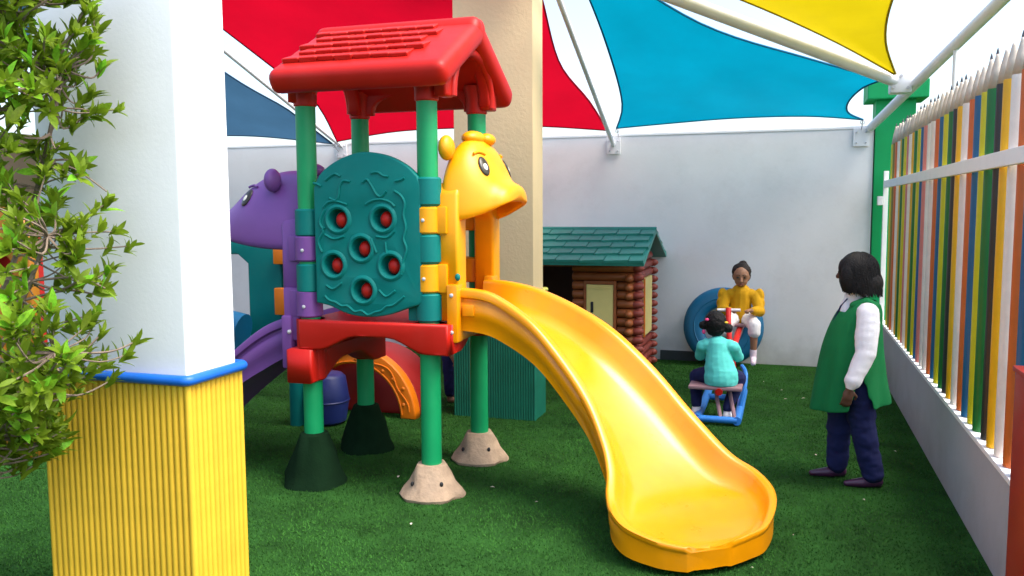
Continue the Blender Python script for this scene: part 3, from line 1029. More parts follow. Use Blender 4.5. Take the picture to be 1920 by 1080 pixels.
fl.box((-2.065, 5.085, 1.03), (-1.99, 5.20, 1.41), 0.018).box((-2.065, 5.80, 1.03), (-1.99, 5.92, 1.41), 0.018).box((-2.062, 5.15, 1.035), (-1.992, 5.86, 1.12), 0.015)
fl.build('slide_flange', M['p_slide'], tower)
for z in (1.10, 1.34):
    MB().lathe([(.013, 0), (.013, .007), (.006, .012)], (-2.028, 5.086, z), (0, -1, 0), 10).build('bolt', M['metal_grey'], tower)
for (x, z, mm_) in ((PX1, 1.82, 0), (PX1, 1.445, 0), (PX0, 1.62, 0), (PX0, 1.24, 0)):
    MB().lathe([(.012, 0), (.012, .006), (.006, .010)], (x, PY0 - .087, z), (0, -1, 0), 10).build('bolt', M['metal_grey'], tower)
MB().box((-1.975, 5.138, 1.20), (-1.90, 5.16, 1.275), 0.008).build('slide_boss', M['p_slide'], tower)
sp = [((-3.20, 5.86, 1.155), (-3.20, 5.20, 1.155), .2, .26), ((-3.35, 5.84, 1.13), (-3.35, 5.20, 1.13), .2, .28), ((-3.52, 5.83, 1.06), (-3.52, 5.20, 1.06), .2, .30), ((-3.72, 5.83, .92), (-3.72, 5.20, .92), .2, .28), ((-3.98, 5.83, .70), (-3.98, 5.20, .70), .19, .26),
      ((-4.25, 5.83, .45), (-4.25, 5.20, .45), .17, .24), ((-4.5, 5.86, .28), (-4.5, 5.17, .28), .12, .2), ((-4.72, 5.80, .2), (-4.72, 5.22, .2), .06, .17), ((-4.86, 5.66, .17), (-4.86, 5.36, .17), .02, .15)]
slide(sp, M['p_purple'], 'purple_slide', 0, 0)
MB().box((-3.29, 5.085, 0.80), (-3.21, 5.20, 1.17), 0.018).box((-3.29, 5.80, 0.80), (-3.21, 5.92, 1.17), 0.018).box((-3.285, 5.15, 0.805), (-3.215, 5.86, 0.9), 0.015).build('slide_flange', M['p_purple'], tower)
MB().box((-3.275, 5.105, 1.0), (-3.155, 5.125, 1.36), 0.008).build('slide_strap', M['p_purple'], tower)
MB().lathe([(.014, 0), (.014, .01), (.006, .016)], (-3.22, 5.082, 1.06), (0, -1, 0), 10).build('bolt', M['metal_grey'], tower)

# ---- second play set glimpsed behind the purple slide
ps = thing('climbing_set', (-4.3, 6.7, 0), 'teal climbing panel with orange tabs and a blue chute, behind the purple slide', 'play set')
link_mesh(plate([[(-4.95, .50), (-4.16, .50), (-4.16, 1.62), (-4.3, 1.72), (-4.7, 1.72), (-4.95, 1.6)], [(-4.86, .70), (-4.50, .70), (-4.50, 1.42), (-4.60, 1.50), (-4.76, 1.50), (-4.86, 1.42)]], .07, .015, XZ(6.5)), 'panel', M['p_teal'], ps)
for x in (-4.06, -5.0):
    MB().tube([(x, 6.5, 0), (x, 6.5, 1.75)], .067, 18).build('post', M['p_teal'], ps)
for z0, z1 in ((1.42, 1.58), (0.98, 1.22)):
    MB().lathe([(.076, .003), (.088, .014), (.088, z1 - z0 - .014), (.076, z1 - z0 - .003)], (-4.06, 6.5, z0), seg=20).box((-4.20, 6.40, z0 + .003), (-4.06, 6.47, z1 - .003), .01).build('tab', M['p_orange'], ps)
yb = plate([[(-4.82, .9), (-4.68, .9), (-4.64, 1.1), (-4.70, 1.25), (-4.62, 1.42), (-4.66, 1.6), (-4.80, 1.70), (-4.9, 1.5)]], .06, .014, XZ(7.2))
link_mesh(yb, 'scalloped_board', M['p_yellow'], ps)
MB().box((-5.02, 7.22, .3), (-4.92, 7.30, 1.28), .015).build('board_post', M['p_yellow'], ps)
link_mesh(plate([[(-4.98, .3), (-4.62, .3), (-4.62, .8), (-4.70, 1.12), (-4.82, 1.16), (-4.95, .9)]], .05, .012, XZ(7.36)), 'leaf_board', M['p_green'], ps)
ch = smoothline([(-4.35, 6.15, .86), (-4.62, 6.12, .90), (-4.9, 6.1, .80), (-5.15, 6.1, .55), (-5.3, 6.1, .2)], 5)
MB().tube(ch, [.16] * len(ch), 16).build('chute', M['p_blue'], ps)

# ---- orange arch tunnel with red body behind the tower
tn = thing('play_tunnel', (-3.75, 7.2, 0), 'orange arched tunnel front with a red back, standing behind the tower legs', 'play tunnel')
arch = [(-3.75 + .62 * math.cos(t), .63 * math.sin(t)) for t in [PI * i / 28 for i in range(29)]] + [(-3.75 + .47 * math.cos(t), .48 * math.sin(t)) for t in [PI - PI * i / 28 for i in range(29)]]
ar = link_mesh(plate([arch], .12, .015, XZ(7.0)), 'arch', M['p_orange'], tn)
gv = MB()
wv = [(-3.75 + (.545 + .022 * math.sin(t * 9)) * math.cos(t), 6.938, .01 + (.55 + .022 * math.sin(t * 9)) * math.sin(t)) for t in [PI * i / 60 for i in range(2, 59)]]
gv.tube(wv, .007, 6)
gv.tube([(-3.75 + .492 * math.cos(t), 6.938, .503 * math.sin(t)) for t in [PI * i / 40 for i in range(1, 40)]], .008, 6)
gv.build('raised_line', M['p_orange'], ar)
for t in (.25, .5, .72, .95, 1.2, 1.5, 1.8):
    MB().ell((-3.75 + (.545 - .03 * math.sin(t * 9)) * math.cos(t), 6.938, (.55 - .03 * math.sin(t * 9)) * math.sin(t)), (.018, .01, .018), seg=10, n=6).build('stud', M['p_orange'], ar)
bodyo = [(-3.75 + .60 * math.cos(t), .60 * math.sin(t)) for t in [PI * i / 24 for i in range(25)]]
link_mesh(plate([bodyo], .5, .03, XZ(7.34)), 'back_shell', M['p_brickred'], tn)
rk = thing('barrel', (-4.1, 6.55, 0), 'small navy blue plastic barrel standing under the tower', 'barrel')
MB().lathe([(.13, 0), (.17, .03), (.20, .22), (.17, .42), (.14, .45), (.10, .46)], (-3.84, 6.62, 0), seg=24).build('shell', M['p_navy'], rk)
MB().lathe([(.196, 0), (.206, .012), (.196, .024)], (-3.84, 6.62, .20), seg=24).build('hoop', M['p_navy'], rk)

# ================================================================== LOG CABIN PLAYHOUSE
cab = thing('log_cabin', (-2.3, 9.75, 0), 'brown log cabin playhouse with teal shingle roof and yellow shutters', 'playhouse')
CX0, CX1, CY0, CY1 = -3.1, -1.5, 9.22, 10.33
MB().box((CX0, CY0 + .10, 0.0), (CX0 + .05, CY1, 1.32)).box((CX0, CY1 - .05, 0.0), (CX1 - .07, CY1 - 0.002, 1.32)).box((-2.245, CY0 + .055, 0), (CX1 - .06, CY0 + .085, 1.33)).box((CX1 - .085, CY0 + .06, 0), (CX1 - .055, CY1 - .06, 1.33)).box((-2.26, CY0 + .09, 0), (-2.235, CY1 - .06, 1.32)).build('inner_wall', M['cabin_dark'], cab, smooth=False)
pitch = 0.0985
LOGC = {}


def log(x0, x1, y0, y1, z, m, key):
    if y1 == 0:
        p0, p1 = (x0, y0, z), (x1, y0, z)
    else:
        p0, p1 = (x0, y0, z), (x0, y1, z)
    L = (Vector(p1) - Vector(p0)).length
    k = (round(L, 3), key)
    if k not in LOGC:
        b = MB().tube([(0, 0, 0), (0, 0, .012), (0, 0, L - .012), (0, 0, L)], [.036, .048, .048, .036], 10)
        me = b.mesh('log')
        me.materials.append(m)
        me.polygons.foreach_set('use_smooth', [True] * len(me.polygons))
        sharp(me, 50)
        LOGC[k] = me
    d = (Vector(p1) - Vector(p0)).normalized()
    q = d.to_track_quat('Z', 'Y')
    return inst('log', LOGC[k], Matrix.Translation(p0) @ q.to_matrix().to_4x4(), cab)


for i in range(13):
    z = .05 + i * pitch
    if .5 < z < 1.05:
        log(-2.24, -2.10, CY0 + .04, 0, z, M['log_brown'], 'b')
        log(-1.74, -1.53, CY0 + .04, 0, z, M['log_brown'], 'b')
    else:
        log(-2.24, -1.53, CY0 + .04, 0, z, M['log_brown'], 'b')
    if .42 < z < 1.10:
        log(CX1 - .045, CX1 - .045, CY0 + .02, CY0 + .36, z, M['log_red'], 'r')
        log(CX1 - .045, CX1 - .045, CY1 - .13, CY1, z, M['log_red'], 'r')
    else:
        log(CX1 - .045, CX1 - .045, CY0 + .02, CY1, z, M['log_red'], 'r')
for i in range(3):
    z = .05 + (13 + i) * pitch
    hw = .50 - i * .165
    log(CX1 - .045, CX1 - .045, 9.74 - hw, 9.74 + hw, z, M['log_red'], 'r')
endm = MB().ell((0, 0, 0), (.05, .075, .046), seg=12, n=8).mesh('log_end')
endm.materials.append(M['log_brown'])
endm.polygons.foreach_set('use_smooth', [True] * len(endm.polygons))
for x in (-1.60,):
    for i in (1, 2, 3, 5, 6, 7, 9, 10, 11):
        inst('log_end', endm, Matrix.Translation((x, CY0 - .005, .05 + i * pitch * .99)), cab)
endr = endm.copy()
endr.materials.clear()
endr.materials.append(M['log_red'])
for y in (CY0 + .03, CY1 - .03):
    for i in range(13):
        inst('log_end', endr, Matrix.Translation((CX1 - .015, y, .05 + i * pitch)) @ Matrix.Rotation(PI / 2, 4, 'Z'), cab)
# shutters
sh = MB().box((-2.075, CY0 - .012, .50), (-1.775, CY0 + .02, 1.05), .008).build('shutter', M['shutter_yellow'], cab, smooth=False)
MB().box((-2.025, CY0 - .022, .74), (-1.995, CY0 - .008, .86), .01).build('handle_slot', M['slot_dark'], sh)
MB().box((-2.06, CY0 - .018, 1.00), (-1.79, CY0 - .009, 1.015), .002).box((-2.06, CY0 - .018, .53), (-1.79, CY0 - .009, .545), .002).build('moulding', M['shutter_yellow'], sh, smooth=False)
for (x0, x1, z0, z1) in ((-2.105, -2.077, .46, 1.09), (-1.773, -1.742, .46, 1.09), (-2.077, -1.773, 1.052, 1.09), (-2.077, -1.773, .46, .498)):
    MB().box((x0, CY0 - .02, z0), (x1, CY0 + .03, z1), .006).build('window_frame', M['log_brown'], cab, smooth=False)
s2 = MB().box((CX1 - .035, CY0 + .37, .43), (CX1 + .004, CY1 - .14, 1.09), .008).build('shutter', M['shutter_yellow'], cab, smooth=False)
MB().box((CX1 + .002, CY0 + .365, .43), (CX1 + .014, CY0 + .41, 1.09), .003).build('shutter_edge', M['p_orange'], s2, smooth=False)
# porch lintel and gable backing
MB().box((CX0, CY0 + .01, 1.24), (-2.24, CY0 + .07, 1.33), .01).build('lintel', M['log_brown'], cab, smooth=False)
link_mesh(plate([[(9.22, 1.31), (10.30, 1.31), (9.74, 1.61)]], .03, .004, YZ(CX1 - .10)), 'gable_board', M['cabin_dark'], cab, smooth=False)
# roof
cr_z, cr_y = 1.655, 9.735
pit = math.atan2(.325, .89)
rl = math.hypot(.325, .89)
crb = MB()
for sg in (-1, 1):
    m = Matrix.Translation((0, cr_y, cr_z)) @ Matrix.Rotation(-sg * pit, 4, 'X')
    crb.box((-3.25, -0.01 if sg > 0 else -rl, -.055), (-1.385, rl if sg > 0 else .01, -.012), .008, m)
croof = crb.build('roof', M['roof_teal'], cab, smooth=False)
shl = []
for v in range(3):
    b = bmesh.new()
    wd, ln = .262, .205
    jag = random.uniform(-.012, .012)
    P = [(.003, 0, 0), (wd - .006, 0, 0), (wd - .006, ln + jag, 0), (.003, ln - jag, 0), (.003, 0, .006), (wd - .006, 0, .006), (wd - .006, ln + jag, .032), (.003, ln - jag, .028)]
    vv = [b.verts.new(p) for p in P]
    for f in ((3, 2, 1, 0), (4, 5, 6, 7), (0, 1, 5, 4), (1, 2, 6, 5), (2, 3, 7, 6), (3, 0, 4, 7)):
        b.faces.new([vv[i] for i in f])
    bmesh.ops.recalc_face_normals(b, faces=b.faces)
    me = bpy.data.meshes.new('shingle')
    b.to_mesh(me)
    b.free()
    me.materials.append(M['roof_teal'])
    shl.append(me)
for sg in (-1, 1):
    base = Matrix.Translation((0, cr_y, cr_z)) @ Matrix.Rotation(-sg * pit, 4, 'X')
    for r in range(5):
        for k in range(8):
            x = -3.25 + k * .262 + (0.13 if r % 2 else 0) - .13
            x0_, x1_ = max(x, -3.25), min(x + .262, -1.387)
            if x1_ - x0_ < .05:
                continue
            d0 = r * .187 + .004
            mm = base @ Matrix.Translation((x0_, 0, -.0125)) @ Matrix.Diagonal(((x1_ - x0_) / .262, sg, 1, 1)) @ Matrix.Translation((0, d0, 0))
            inst('shingle', shl[(r * 3 + k) % 3], mm, croof)
MB().tube([(-3.25, cr_y, cr_z - .005), (-1.385, cr_y, cr_z - .005)], .022, 10).build('ridge_cap', M['roof_teal'], croof)

# ================================================================== RING, SEESAW
ring = thing('blue_ring', (-.68, 10.4, 0), 'large blue plastic ring leaning upright on the back wall behind the girl', 'ring')
prof = []
for (r, hh) in ((.24, -.09), (.25, -.105), (.30, -.115), (.38, -.115), (.43, -.10), (.46, -.06), (.468, 0), (.46, .06), (.43, .10), (.38, .115), (.30, .115), (.25, .105), (.24, .09), (.232, 0)):
    prof.append((r, hh))
rb_ = MB()
ax = Vector((0.02, -1, .13)).normalized()
a_, b_ = frame_from(ax, Vector((1, 0, 0)))
oc = Vector((-.68, 10.44, .468))
rings = []
for (r, hh) in prof:
    rings.append([oc + ax * hh + (a_ * math.cos(t) + b_ * math.sin(t)) * r for t in [2 * PI * j / 56 for j in range(56)]])
rb_.rings(rings, cap=False, closed_loop=True)
rb_.build('ring_body', M['p_blue'], ring, angle=60)
gr = MB()
gr.tube([oc + ax * .114 + (a_ * math.cos(t) + b_ * math.sin(t)) * .335 for t in [2 * PI * j / 56 for j in range(56)]], .009, 6, closed=True)
gr.build('raised_line', M['p_blue'], ring)

ss = thing('seesaw', (-.47, 8.35, 0), 'red seesaw with a mauve seat board and blue feet, ridden by two girls', 'seesaw')
beam = smoothline([(-.52, 7.55, .285), (-.50, 7.95, .33), (-.47, 8.35, .46), (-.43, 8.8, .62), (-.41, 9.25, .66)], 6)
MB().tube(beam, .032, 12).build('beam', M['seesaw_red'], ss)
MB().box((-.785, 7.56, .295), (-.325, 7.86, .328), .014).build('seat', M['seesaw_mauve'], ss)
MB().box((-.56, 8.92, .675), (-.26, 9.26, .705), .014).build('seat', M['seesaw_mauve'], ss)
MB().tube(smoothline([(-.47, 8.42, .45), (-.50, 8.5, .70), (-.515, 8.6, .90)], 5), .027, 10).build('handle_post', M['seesaw_red'], ss)
MB().tube([(-.62, 8.62, .88), (-.40, 8.62, .885)], .015, 10).build('grip', M['white_cloth'], ss)
MB().tube(smoothline([(-.50, 7.98, .32), (-.52, 8.04, .52), (-.53, 8.08, .60)], 4), .022, 10).build('handle_post', M['seesaw_blue'], ss)
MB().tube([(-.66, 8.08, .60), (-.38, 8.08, .60)], .015, 10).build('grip', M['seesaw_blue'], ss)
MB().tube(smoothline([(-.47, 8.35, .46), (-.46, 8.38, .25), (-.46, 8.40, .02)], 4), .045, 12).build('pivot', M['seesaw_red'], ss)
for sx in (-.70, -.36):
    pts = smoothline([(sx, 7.50, .05), (sx, 7.9, .04), (sx, 8.4, .045), (sx, 8.8, .05)], 4)
    MB().tube(pts, .038, 10).build('foot_rail', M['seesaw_blue'], ss)
for y in (7.52, 8.42):
    MB().tube([(-.70, y, .05), (-.36, y, .05)], .03, 10).build('cross_bar', M['seesaw_blue'], ss)
for sx in (-.56, -.44):
    MB().tube(smoothline([(sx, 7.70, .30), (sx + .02, 7.66, .2), (sx + .05, 7.56, .10), (sx + .06, 7.52, .05)], 4), .018, 8).build('stay', M['seesaw_mauve'], ss)
MB().tube(smoothline([(-.36, 8.0, .06), (-.325, 8.05, .22), (-.32, 8.15, .35), (-.36, 8.25, .40)], 4), .02, 8).build('guard', M['seesaw_blue'], ss)

# ================================================================== PEOPLE


def hand(mb, wrist, d, n, s, side, curl=0.5):
    """d along the forearm, n palm normal; side +1/-1 places the thumb"""
    d, n = d.normalized(), (n - d * n.dot(d)).normalized()
    l = d.cross(n) * side
    pc = wrist + d * .045 * s
    mb.limb([wrist, wrist + d * .025 * s], [.021 * s, .022 * s], 8)
    R3 = Matrix((d, l, n)).transposed()
    mb.ell(pc, (.046 * s, .038 * s, .016 * s), R3, 12, 8)
    for k, (off, ln) in enumerate(((-.027, .058), (-.009, .07), (.009, .073), (.027, .066))):
        b = pc + d * .034 * s + l * off * s
        d1 = (d * math.cos(curl * .5) + n * math.sin(curl * .5))
        d2 = (d * math.cos(curl * 1.6) + n * math.sin(curl * 1.6))
        m1 = b + d1 * ln * .5 * s
        mb.limb([b - d * .012 * s, m1, m1 + d2 * ln * .5 * s], [.0092 * s, .0085 * s, .007 * s], 8)
    tb = pc - d * .018 * s + l * .03 * s
    t1 = tb + (d * .55 + l * .75 + n * .35).normalized() * .035 * s
    mb.limb([tb, t1, t1 + (d * .85 + n * .5).normalized() * .028 * s], [.0115 * s, .010 * s, .008 * s], 8)


def head(mb, c, f, s, child=False):
    """c head centre, f facing direction"""
    f = f.normalized()
    l = Vector((0, 0, 1)).cross(f).normalized()
    u = f.cross(l)
    R3 = Matrix((f, l, u)).transposed()
    mb.ell(c + u * .02 * s, (.092 * s, (.082 if child else .075) * s, .098 * s), R3, 16, 12)
    jd = .014 * s if child else 0
    mb.ell(c + f * .022 * s - u * (.045 * s - jd), (.068 * s, (.068 if child else .058) * s, .066 * s), R3, 14, 10)
    mb.ell(c + f * .055 * s - u * (.085 * s - jd * 1.5), (.028 * s, .03 * s, .022 * s), R3, 10, 8)
    mb.limb([c + f * .088 * s + u * .012 * s, c + f * .104 * s - u * .022 * s], [.010 * s, .0165 * s], 8)
    for sd in (-1, 1):
        mb.ell(c + l * sd * .076 * s - u * .005 * s - f * .005 * s, (.018 * s, .011 * s, .03 * s), R3, 10, 8)
        mb.ell(c + l * sd * .034 * s + f * .077 * s + u * .036 * s, (.014 * s, .024 * s, .008 * s), R3, 8, 6)
    return R3, f, l, u


def face_bits(root, c, f, s, skin_parent):
    f = f.normalized()
    l = Vector((0, 0, 1)).cross(f).normalized()
    u = f.cross(l)
    R3 = Matrix((f, l, u)).transposed()
    for sd in (-1, 1):
        MB().ell(c + l * sd * .033 * s + f * .0835 * s + u * .012 * s, (.008 * s, .014 * s, .009 * s), R3, 12, 8).build('eye', M['eye_dark'], skin_parent)
        arc = [c + l * sd * (.014 + .012 * k) * s + f * (.091 - .004 * k) * s + u * (.038 + .005 * math.sin(k)) * s for k in (0, 1, 2, 3)]
        MB().tube(arc, .0035 * s, 6).build('eyebrow', M['hair_black'], skin_parent)
    MB().ell(c + f * .085 * s - u * .056 * s, (.009 * s, .024 * s, .009 * s), R3, 12, 8).build('mouth', M['lip'], skin_parent)


# ---------- woman in a green vest, turned to the left
W0 = Vector((0.46, 6.2, 0.0))
wf = Vector((-0.985, -0.17, 0)).normalized()
wlft = Vector((0, 0, 1)).cross(wf).normalized()


def w(u, v, z):
    return W0 + wf * u + wlft * v + Vector((0, 0, z))


wom = thing('person', W0, 'woman in a long green vest, white shirt and navy trousers, standing by the low wall', 'person')
mb = MB()
hc = w(.015, 0, 1.445)
head(mb, hc, wf + Vector((0, .55, -.05)), 1.0)
mb.limb([w(-.02, 0, 1.24), w(0, 0, 1.36)], [.062, .055])
mb.limb([w(-.03, 0, 1.18), w(.0, 0, 1.0), w(.0, 0, .82), w(0, 0, .76)], [.115, .13, .13, .13])
for sv in (-1, 1):
    mb.limb([w(-.04, .10 * sv, 1.20), w(-.04, .165 * sv, 1.205)], [.07, .055])
sh_l, el_l, wr_l = w(-.04, .185, 1.19), w(-.015, .255, .945), w(.085, .285, .715)
sh_r, el_r, wr_r = w(-.04, -.185, 1.19), w(.02, -.255, .95), w(.12, -.285, .74)
for a_, b_, c_, sd in ((sh_l, el_l, wr_l, 1), (sh_r, el_r, wr_r, -1)):
    mb.limb([a_, b_, c_], [.05, .040, .027])
    hand(mb, c_, (c_ - b_).normalized() * .6 + Vector((0, 0, -.55)), -wlft * sd, 1.0, sd, .7)
an_l, an_r = w(-.125, .105, .075), w(.06, -.105, .075)
for hp, kn, an, sv in ((w(-.01, .085, .80), w(-.05, .10, .43), an_l, 1), (w(0, -.085, .80), w(.05, -.10, .43), an_r, -1)):
    mb.limb([hp, kn, an], [.095, .062, .040])
    mb.limb([an + Vector((0, 0, -.035)), an + wf * .13 + Vector((0, 0, -.05))], [.032, .022])
me = blob(mb, .0065, 5)
body = link_mesh(me, 'body', M['skin_dark'], wom)
face_bits(wom, hc, wf + Vector((0, .55, -.05)), 1.0, body)
# trousers
mb = MB()
mb.limb([w(0, 0, .86), w(0, 0, .78)], [.15, .15])
for hp, kn, an, sv in ((w(-.01, .085, .78), w(-.05, .10, .43), an_l, 1), (w(0, -.085, .78), w(.05, -.10, .43), an_r, -1)):
    mb.limb([hp, hp.lerp(kn, .5), kn, kn.lerp(an, .5), an + Vector((0, 0, .02))], [.118, .105, .088, .078, .073], 14)
link_mesh(blob(mb, .009, 6, wrinkle=.009, wscale=9, stretch=(1, 1, 1.8)), 'trousers', M['navy_cloth'], wom)
# shirt: sleeves, collar and cuffs
mb = MB()
for a_, b_, c_, sv in ((sh_l, el_l, wr_l, 1), (sh_r, el_r, wr_r, -1)):
    mb.limb([a_ + Vector((0, 0, .005)), a_.lerp(b_, .45), b_, b_.lerp(c_, .5), b_.lerp(c_, .80), b_.lerp(c_, .95)], [.070, .075, .066, .058, .056, .036], 14)
mb.limb([w(-.04, -.16, 1.19), w(-.04, .16, 1.19)], [.07, .07])
mb.limb([w(-.02, 0, 1.23), w(.005, 0, 1.285)], [.080, .064])
mb.ell(w(.045, 0, 1.16), (.06, .08, .12))
link_mesh(blob(mb, .008, 5, wrinkle=.005, wscale=8, stretch=(1, 1, 1.6)), 'shirt', M['shirt_white'], wom)
MB().tube([w(.055, .03, 1.275), w(.095, .02, 1.22), w(.135, .005, 1.12), w(.16, .0, 1.0)], [.012, .016, .018, .008], 8, flat=.4).build('tie', M['navy_cloth'], wom)
# vest: one loft with side slits
rings = [(1.262, -.045, .075, .135), (1.235, -.045, .105, .165), (1.19, -.035, .130, .175), (1.12, -.015, .150, .180), (1.02, .0, .172, .19), (.92, .01, .190, .20), (.82, .012, .205, .21), (.72, .012, .222, .22), (.62, .012, .240, .23), (.545, .012, .252, .235)]
NS = 56
bm = bmesh.new()
vr = []
for (z, cu_, ru, rv) in rings:
    row = []
    for j in range(NS):
        t = 2 * PI * j / NS
        fold = 1 + (1.26 - z) * .06 * math.sin(7 * t + z * 2) + (1.26 - z) * .03 * math.sin(11 * t - z * 4 + 1) + .035 * mnoise.noise(Vector((math.cos(t) * 2, math.sin(t) * 2, z * 5)))
        sl_ = -.035 * math.cos(t) * max(0, (.9 - z) / .36)
        row.append(bm.verts.new(w(cu_ + ru * math.cos(t) * fold, rv * math.sin(t) * fold, z + sl_)))
    vr.append(row)
for i in range(len(vr) - 1):
    zc = (rings[i][0] + rings[i + 1][0]) / 2
    for j in range(NS):
        t = 2 * PI * (j + .5) / NS
        cut = False
        for tc in (PI / 2 + .08, 3 * PI / 2 - .08):
            half = .02 + max(0, (.80 - zc)) * 1.15
            if zc < .80 and abs(t - tc) < half:
                cut = True
            if 1.09 < zc < 1.27 and abs(t - (PI / 2 if tc < PI else 3 * PI / 2)) < .30:   # arm openings
                cut = True
            if zc > 1.2 and (t < .55 or t > 2 * PI - .55):                 # neck opening in front
                cut = True
        if not cut:
            bm.faces.new((vr[i][j], vr[i][(j + 1) % NS], vr[i + 1][(j + 1) % NS], vr[i + 1][j]))
for v in [v for v in bm.verts if not v.link_faces]:
    bm.verts.remove(v)
bmesh.ops.recalc_face_normals(bm, faces=bm.faces)
me = bpy.data.meshes.new('vest')
bm.to_mesh(me)
bm.free()
me = evaluated(me, [('SOLIDIFY', dict(thickness=.009, offset=1.0)), ('SUBSURF', dict(levels=2, render_levels=2))])
link_mesh(me, 'vest', M['vest_green'], wom)
# shoulders of the vest
mb = MB()
for sv in (-1, 1):
    mb.limb([w(-.10, .10 * sv, 1.225), w(-.045, .115 * sv, 1.262), w(.03, .10 * sv, 1.235)], [.035, .036, .03])
mb.limb([w(-.11, -.09, 1.22), w(-.11, .09, 1.22)], [.04, .04])
link_mesh(blob(mb, .008, 5), 'vest_yoke', M['vest_green'], wom)
# hair: a chin-length bob with strands
mb = MB()
hr = Matrix((wf, wlft, Vector((0, 0, 1)))).transposed()
mb.ell(w(-.012, 0, 1.475), (.126, .110, .110), hr, 24, 16)
mb.ell(w(-.022, 0, 1.41), (.127, .120, .14), hr, 24, 16)
mb.ell(w(-.06, 0, 1.375), (.115, .128, .12), hr, 24, 16)
mb.ell(w(.052, .062, 1.415), (.062, .052, .115), hr, 20, 14)
hm = blob(mb, .006, 8, wrinkle=.004, wscale=34, stretch=(1, 1, .2))
for v in hm.vertices:
    v.co.z = max(v.co.z, 1.318 + .006 * mnoise.noise(Vector((v.co.x * 60, v.co.y * 60, 0))))
link_mesh(hm, 'hair', M['hair_black'], wom)
ms = MB()
for k in range(330):
    t = PI * (.20 + 1.60 * ((k * 0.6180339) % 1.0))
    c_, s__ = math.cos(t), math.sin(t)
    f0 = random.uniform(.15, .6)
    zb_ = 1.315 + random.uniform(-.028, .012) + .02 * max(0, c_)
    pts = []
    for i in range(8):
        q = i / 7
        an = f0 * 1.2 + (PI / 2 - f0 * 1.2) * min(1, q * 1.7)
        if q < .6:
            rr = math.sin(an)
            p = w(-.016 + .131 * rr * c_, .120 * rr * s__, 1.465 + .124 * math.cos(an))
            last = p
        else:
            g_ = (q - .6) / .4
            p = w(-.016 + (.131 + .006 * math.sin(g_ * 2.6)) * c_ - .022 * g_, (.120 + .012 * g_) * s__, 1.465 + (zb_ - 1.465) * g_)
        pts.append(p + Vector((random.uniform(-.002, .002), random.uniform(-.002, .002), 0)))
    ms.tube(pts, [.0045] * 7 + [.0015], 5)
tag(ms.build('hair_strands', M['hair_black'], wom), kind='stuff')
for an in (an_l, an_r):
    g0 = Vector((an.x, an.y, 0))
    m2 = MB().limb([g0 - wf * .035 + Vector((0, 0, .042)), g0 + wf * .06 + Vector((0, 0, .032)), g0 + wf * .17 + Vector((0, 0, .022))], [.036, .037, .020])
    m2.limb([g0 - wf * .05 + Vector((0, 0, .04)), g0 - wf * .05 + Vector((0, 0, .012))], [.02, .012])
    m3 = blob(m2, .006, 3)
    for v in m3.vertices:
        v.co.z = max(v.co.z, .003)
    link_mesh(m3, 'shoe', M['shoe_plum'], wom)

# ---------- girl in mustard on the raised end, facing us
kid = thing('person', (-.42, 9.08, .7), 'girl in a mustard puff-sleeved top and white shorts on the raised seesaw end', 'person')
kf = Vector((.05, -1, 0)).normalized()
K0 = Vector((-.42, 9.08, 0))
kl = Vector((0, 0, 1)).cross(kf).normalized()


def k_(u, v, z):
    return K0 + kf * u + kl * v + Vector((0, 0, z))


mb = MB()
kh = k_(.03, 0, 1.178)
head(mb, kh, kf + Vector((0, 0, -.18)), 1.0, True)
mb.limb([k_(0, 0, 1.02), k_(.02, 0, 1.13)], [.042, .04])
mb.limb([k_(-.01, 0, .98), k_(-.02, 0, .86), k_(-.02, 0, .78)], [.085, .09, .10])
for sv in (-1, 1):
    mb.limb([k_(0, .07 * sv, 1.0), k_(0, .125 * sv, .99)], [.045, .04])
    a_, b_, c_ = k_(0, .145 * sv, .98), k_(.08, .19 * sv, .83), k_(.30, .085 * sv, .865)
    mb.limb([a_, b_, c_], [.035, .03, .02])
    hand(mb, c_, (c_ - b_) + Vector((0, -.05, 0)), Vector((0, 0, -1)), .66, -sv, 1.1)
    hp, kn, an = k_(0, .07 * sv, .755), k_(.24, .135 * sv, .71), k_(.23, .13 * sv, .40)
    mb.limb([hp, kn, an], [.065, .047, .028])
    mb.limb([an + Vector((0, 0, -.03)), an + kf * .10 + Vector((0, 0, -.055))], [.026, .020])
kb = link_mesh(blob(mb, .0055, 4), 'body', M['skin_mid'], kid)
face_bits(kid, kh, kf + Vector((0, 0, -.18)), 1.0, kb)
mb = MB()
mb.limb([k_(-.01, 0, 1.0), k_(-.02, 0, .88), k_(-.02, 0, .77)], [.105, .112, .118])
mb.limb([k_(0, -.10, .995), k_(0, .10, .995)], [.06, .06])
mb.limb([k_(.0, 0, 1.04), k_(0, 0, 1.0)], [.056, .07])
for sv in (-1, 1):
    a_, b_, c_ = k_(0, .145 * sv, .98), k_(.08, .19 * sv, .83), k_(.30, .085 * sv, .865)
    mb.ell(a_ + kl * .038 * sv + Vector((0, 0, .005)), (.052, .046, .076))
    mb.ell(a_ + kl * .052 * sv + Vector((0, -.02, -.075)), (.046, .042, .066))
    mb.limb([a_, b_, b_.lerp(c_, .45), b_.lerp(c_, .7)], [.058, .055, .047, .036])
link_mesh(blob(mb, .006, 6, wrinkle=.004, wscale=14, stretch=(1, 1, .6)), 'top', M['mustard'], kid)
mb = MB()
mb.limb([k_(-.02, 0, .79), k_(-.02, 0, .76)], [.11, .11])
for sv in (-1, 1):
    hp, kn = k_(0, .07 * sv, .755), k_(.24, .135 * sv, .71)
    mb.limb([hp, kn, k_(.245, .135 * sv, .64)], [.082, .064, .062])
link_mesh(blob(mb, .007, 4, wrinkle=.006, wscale=14), 'shorts', M['white_cloth'], kid)
mb = MB()
cc = kh + Vector((0, .014, .047))
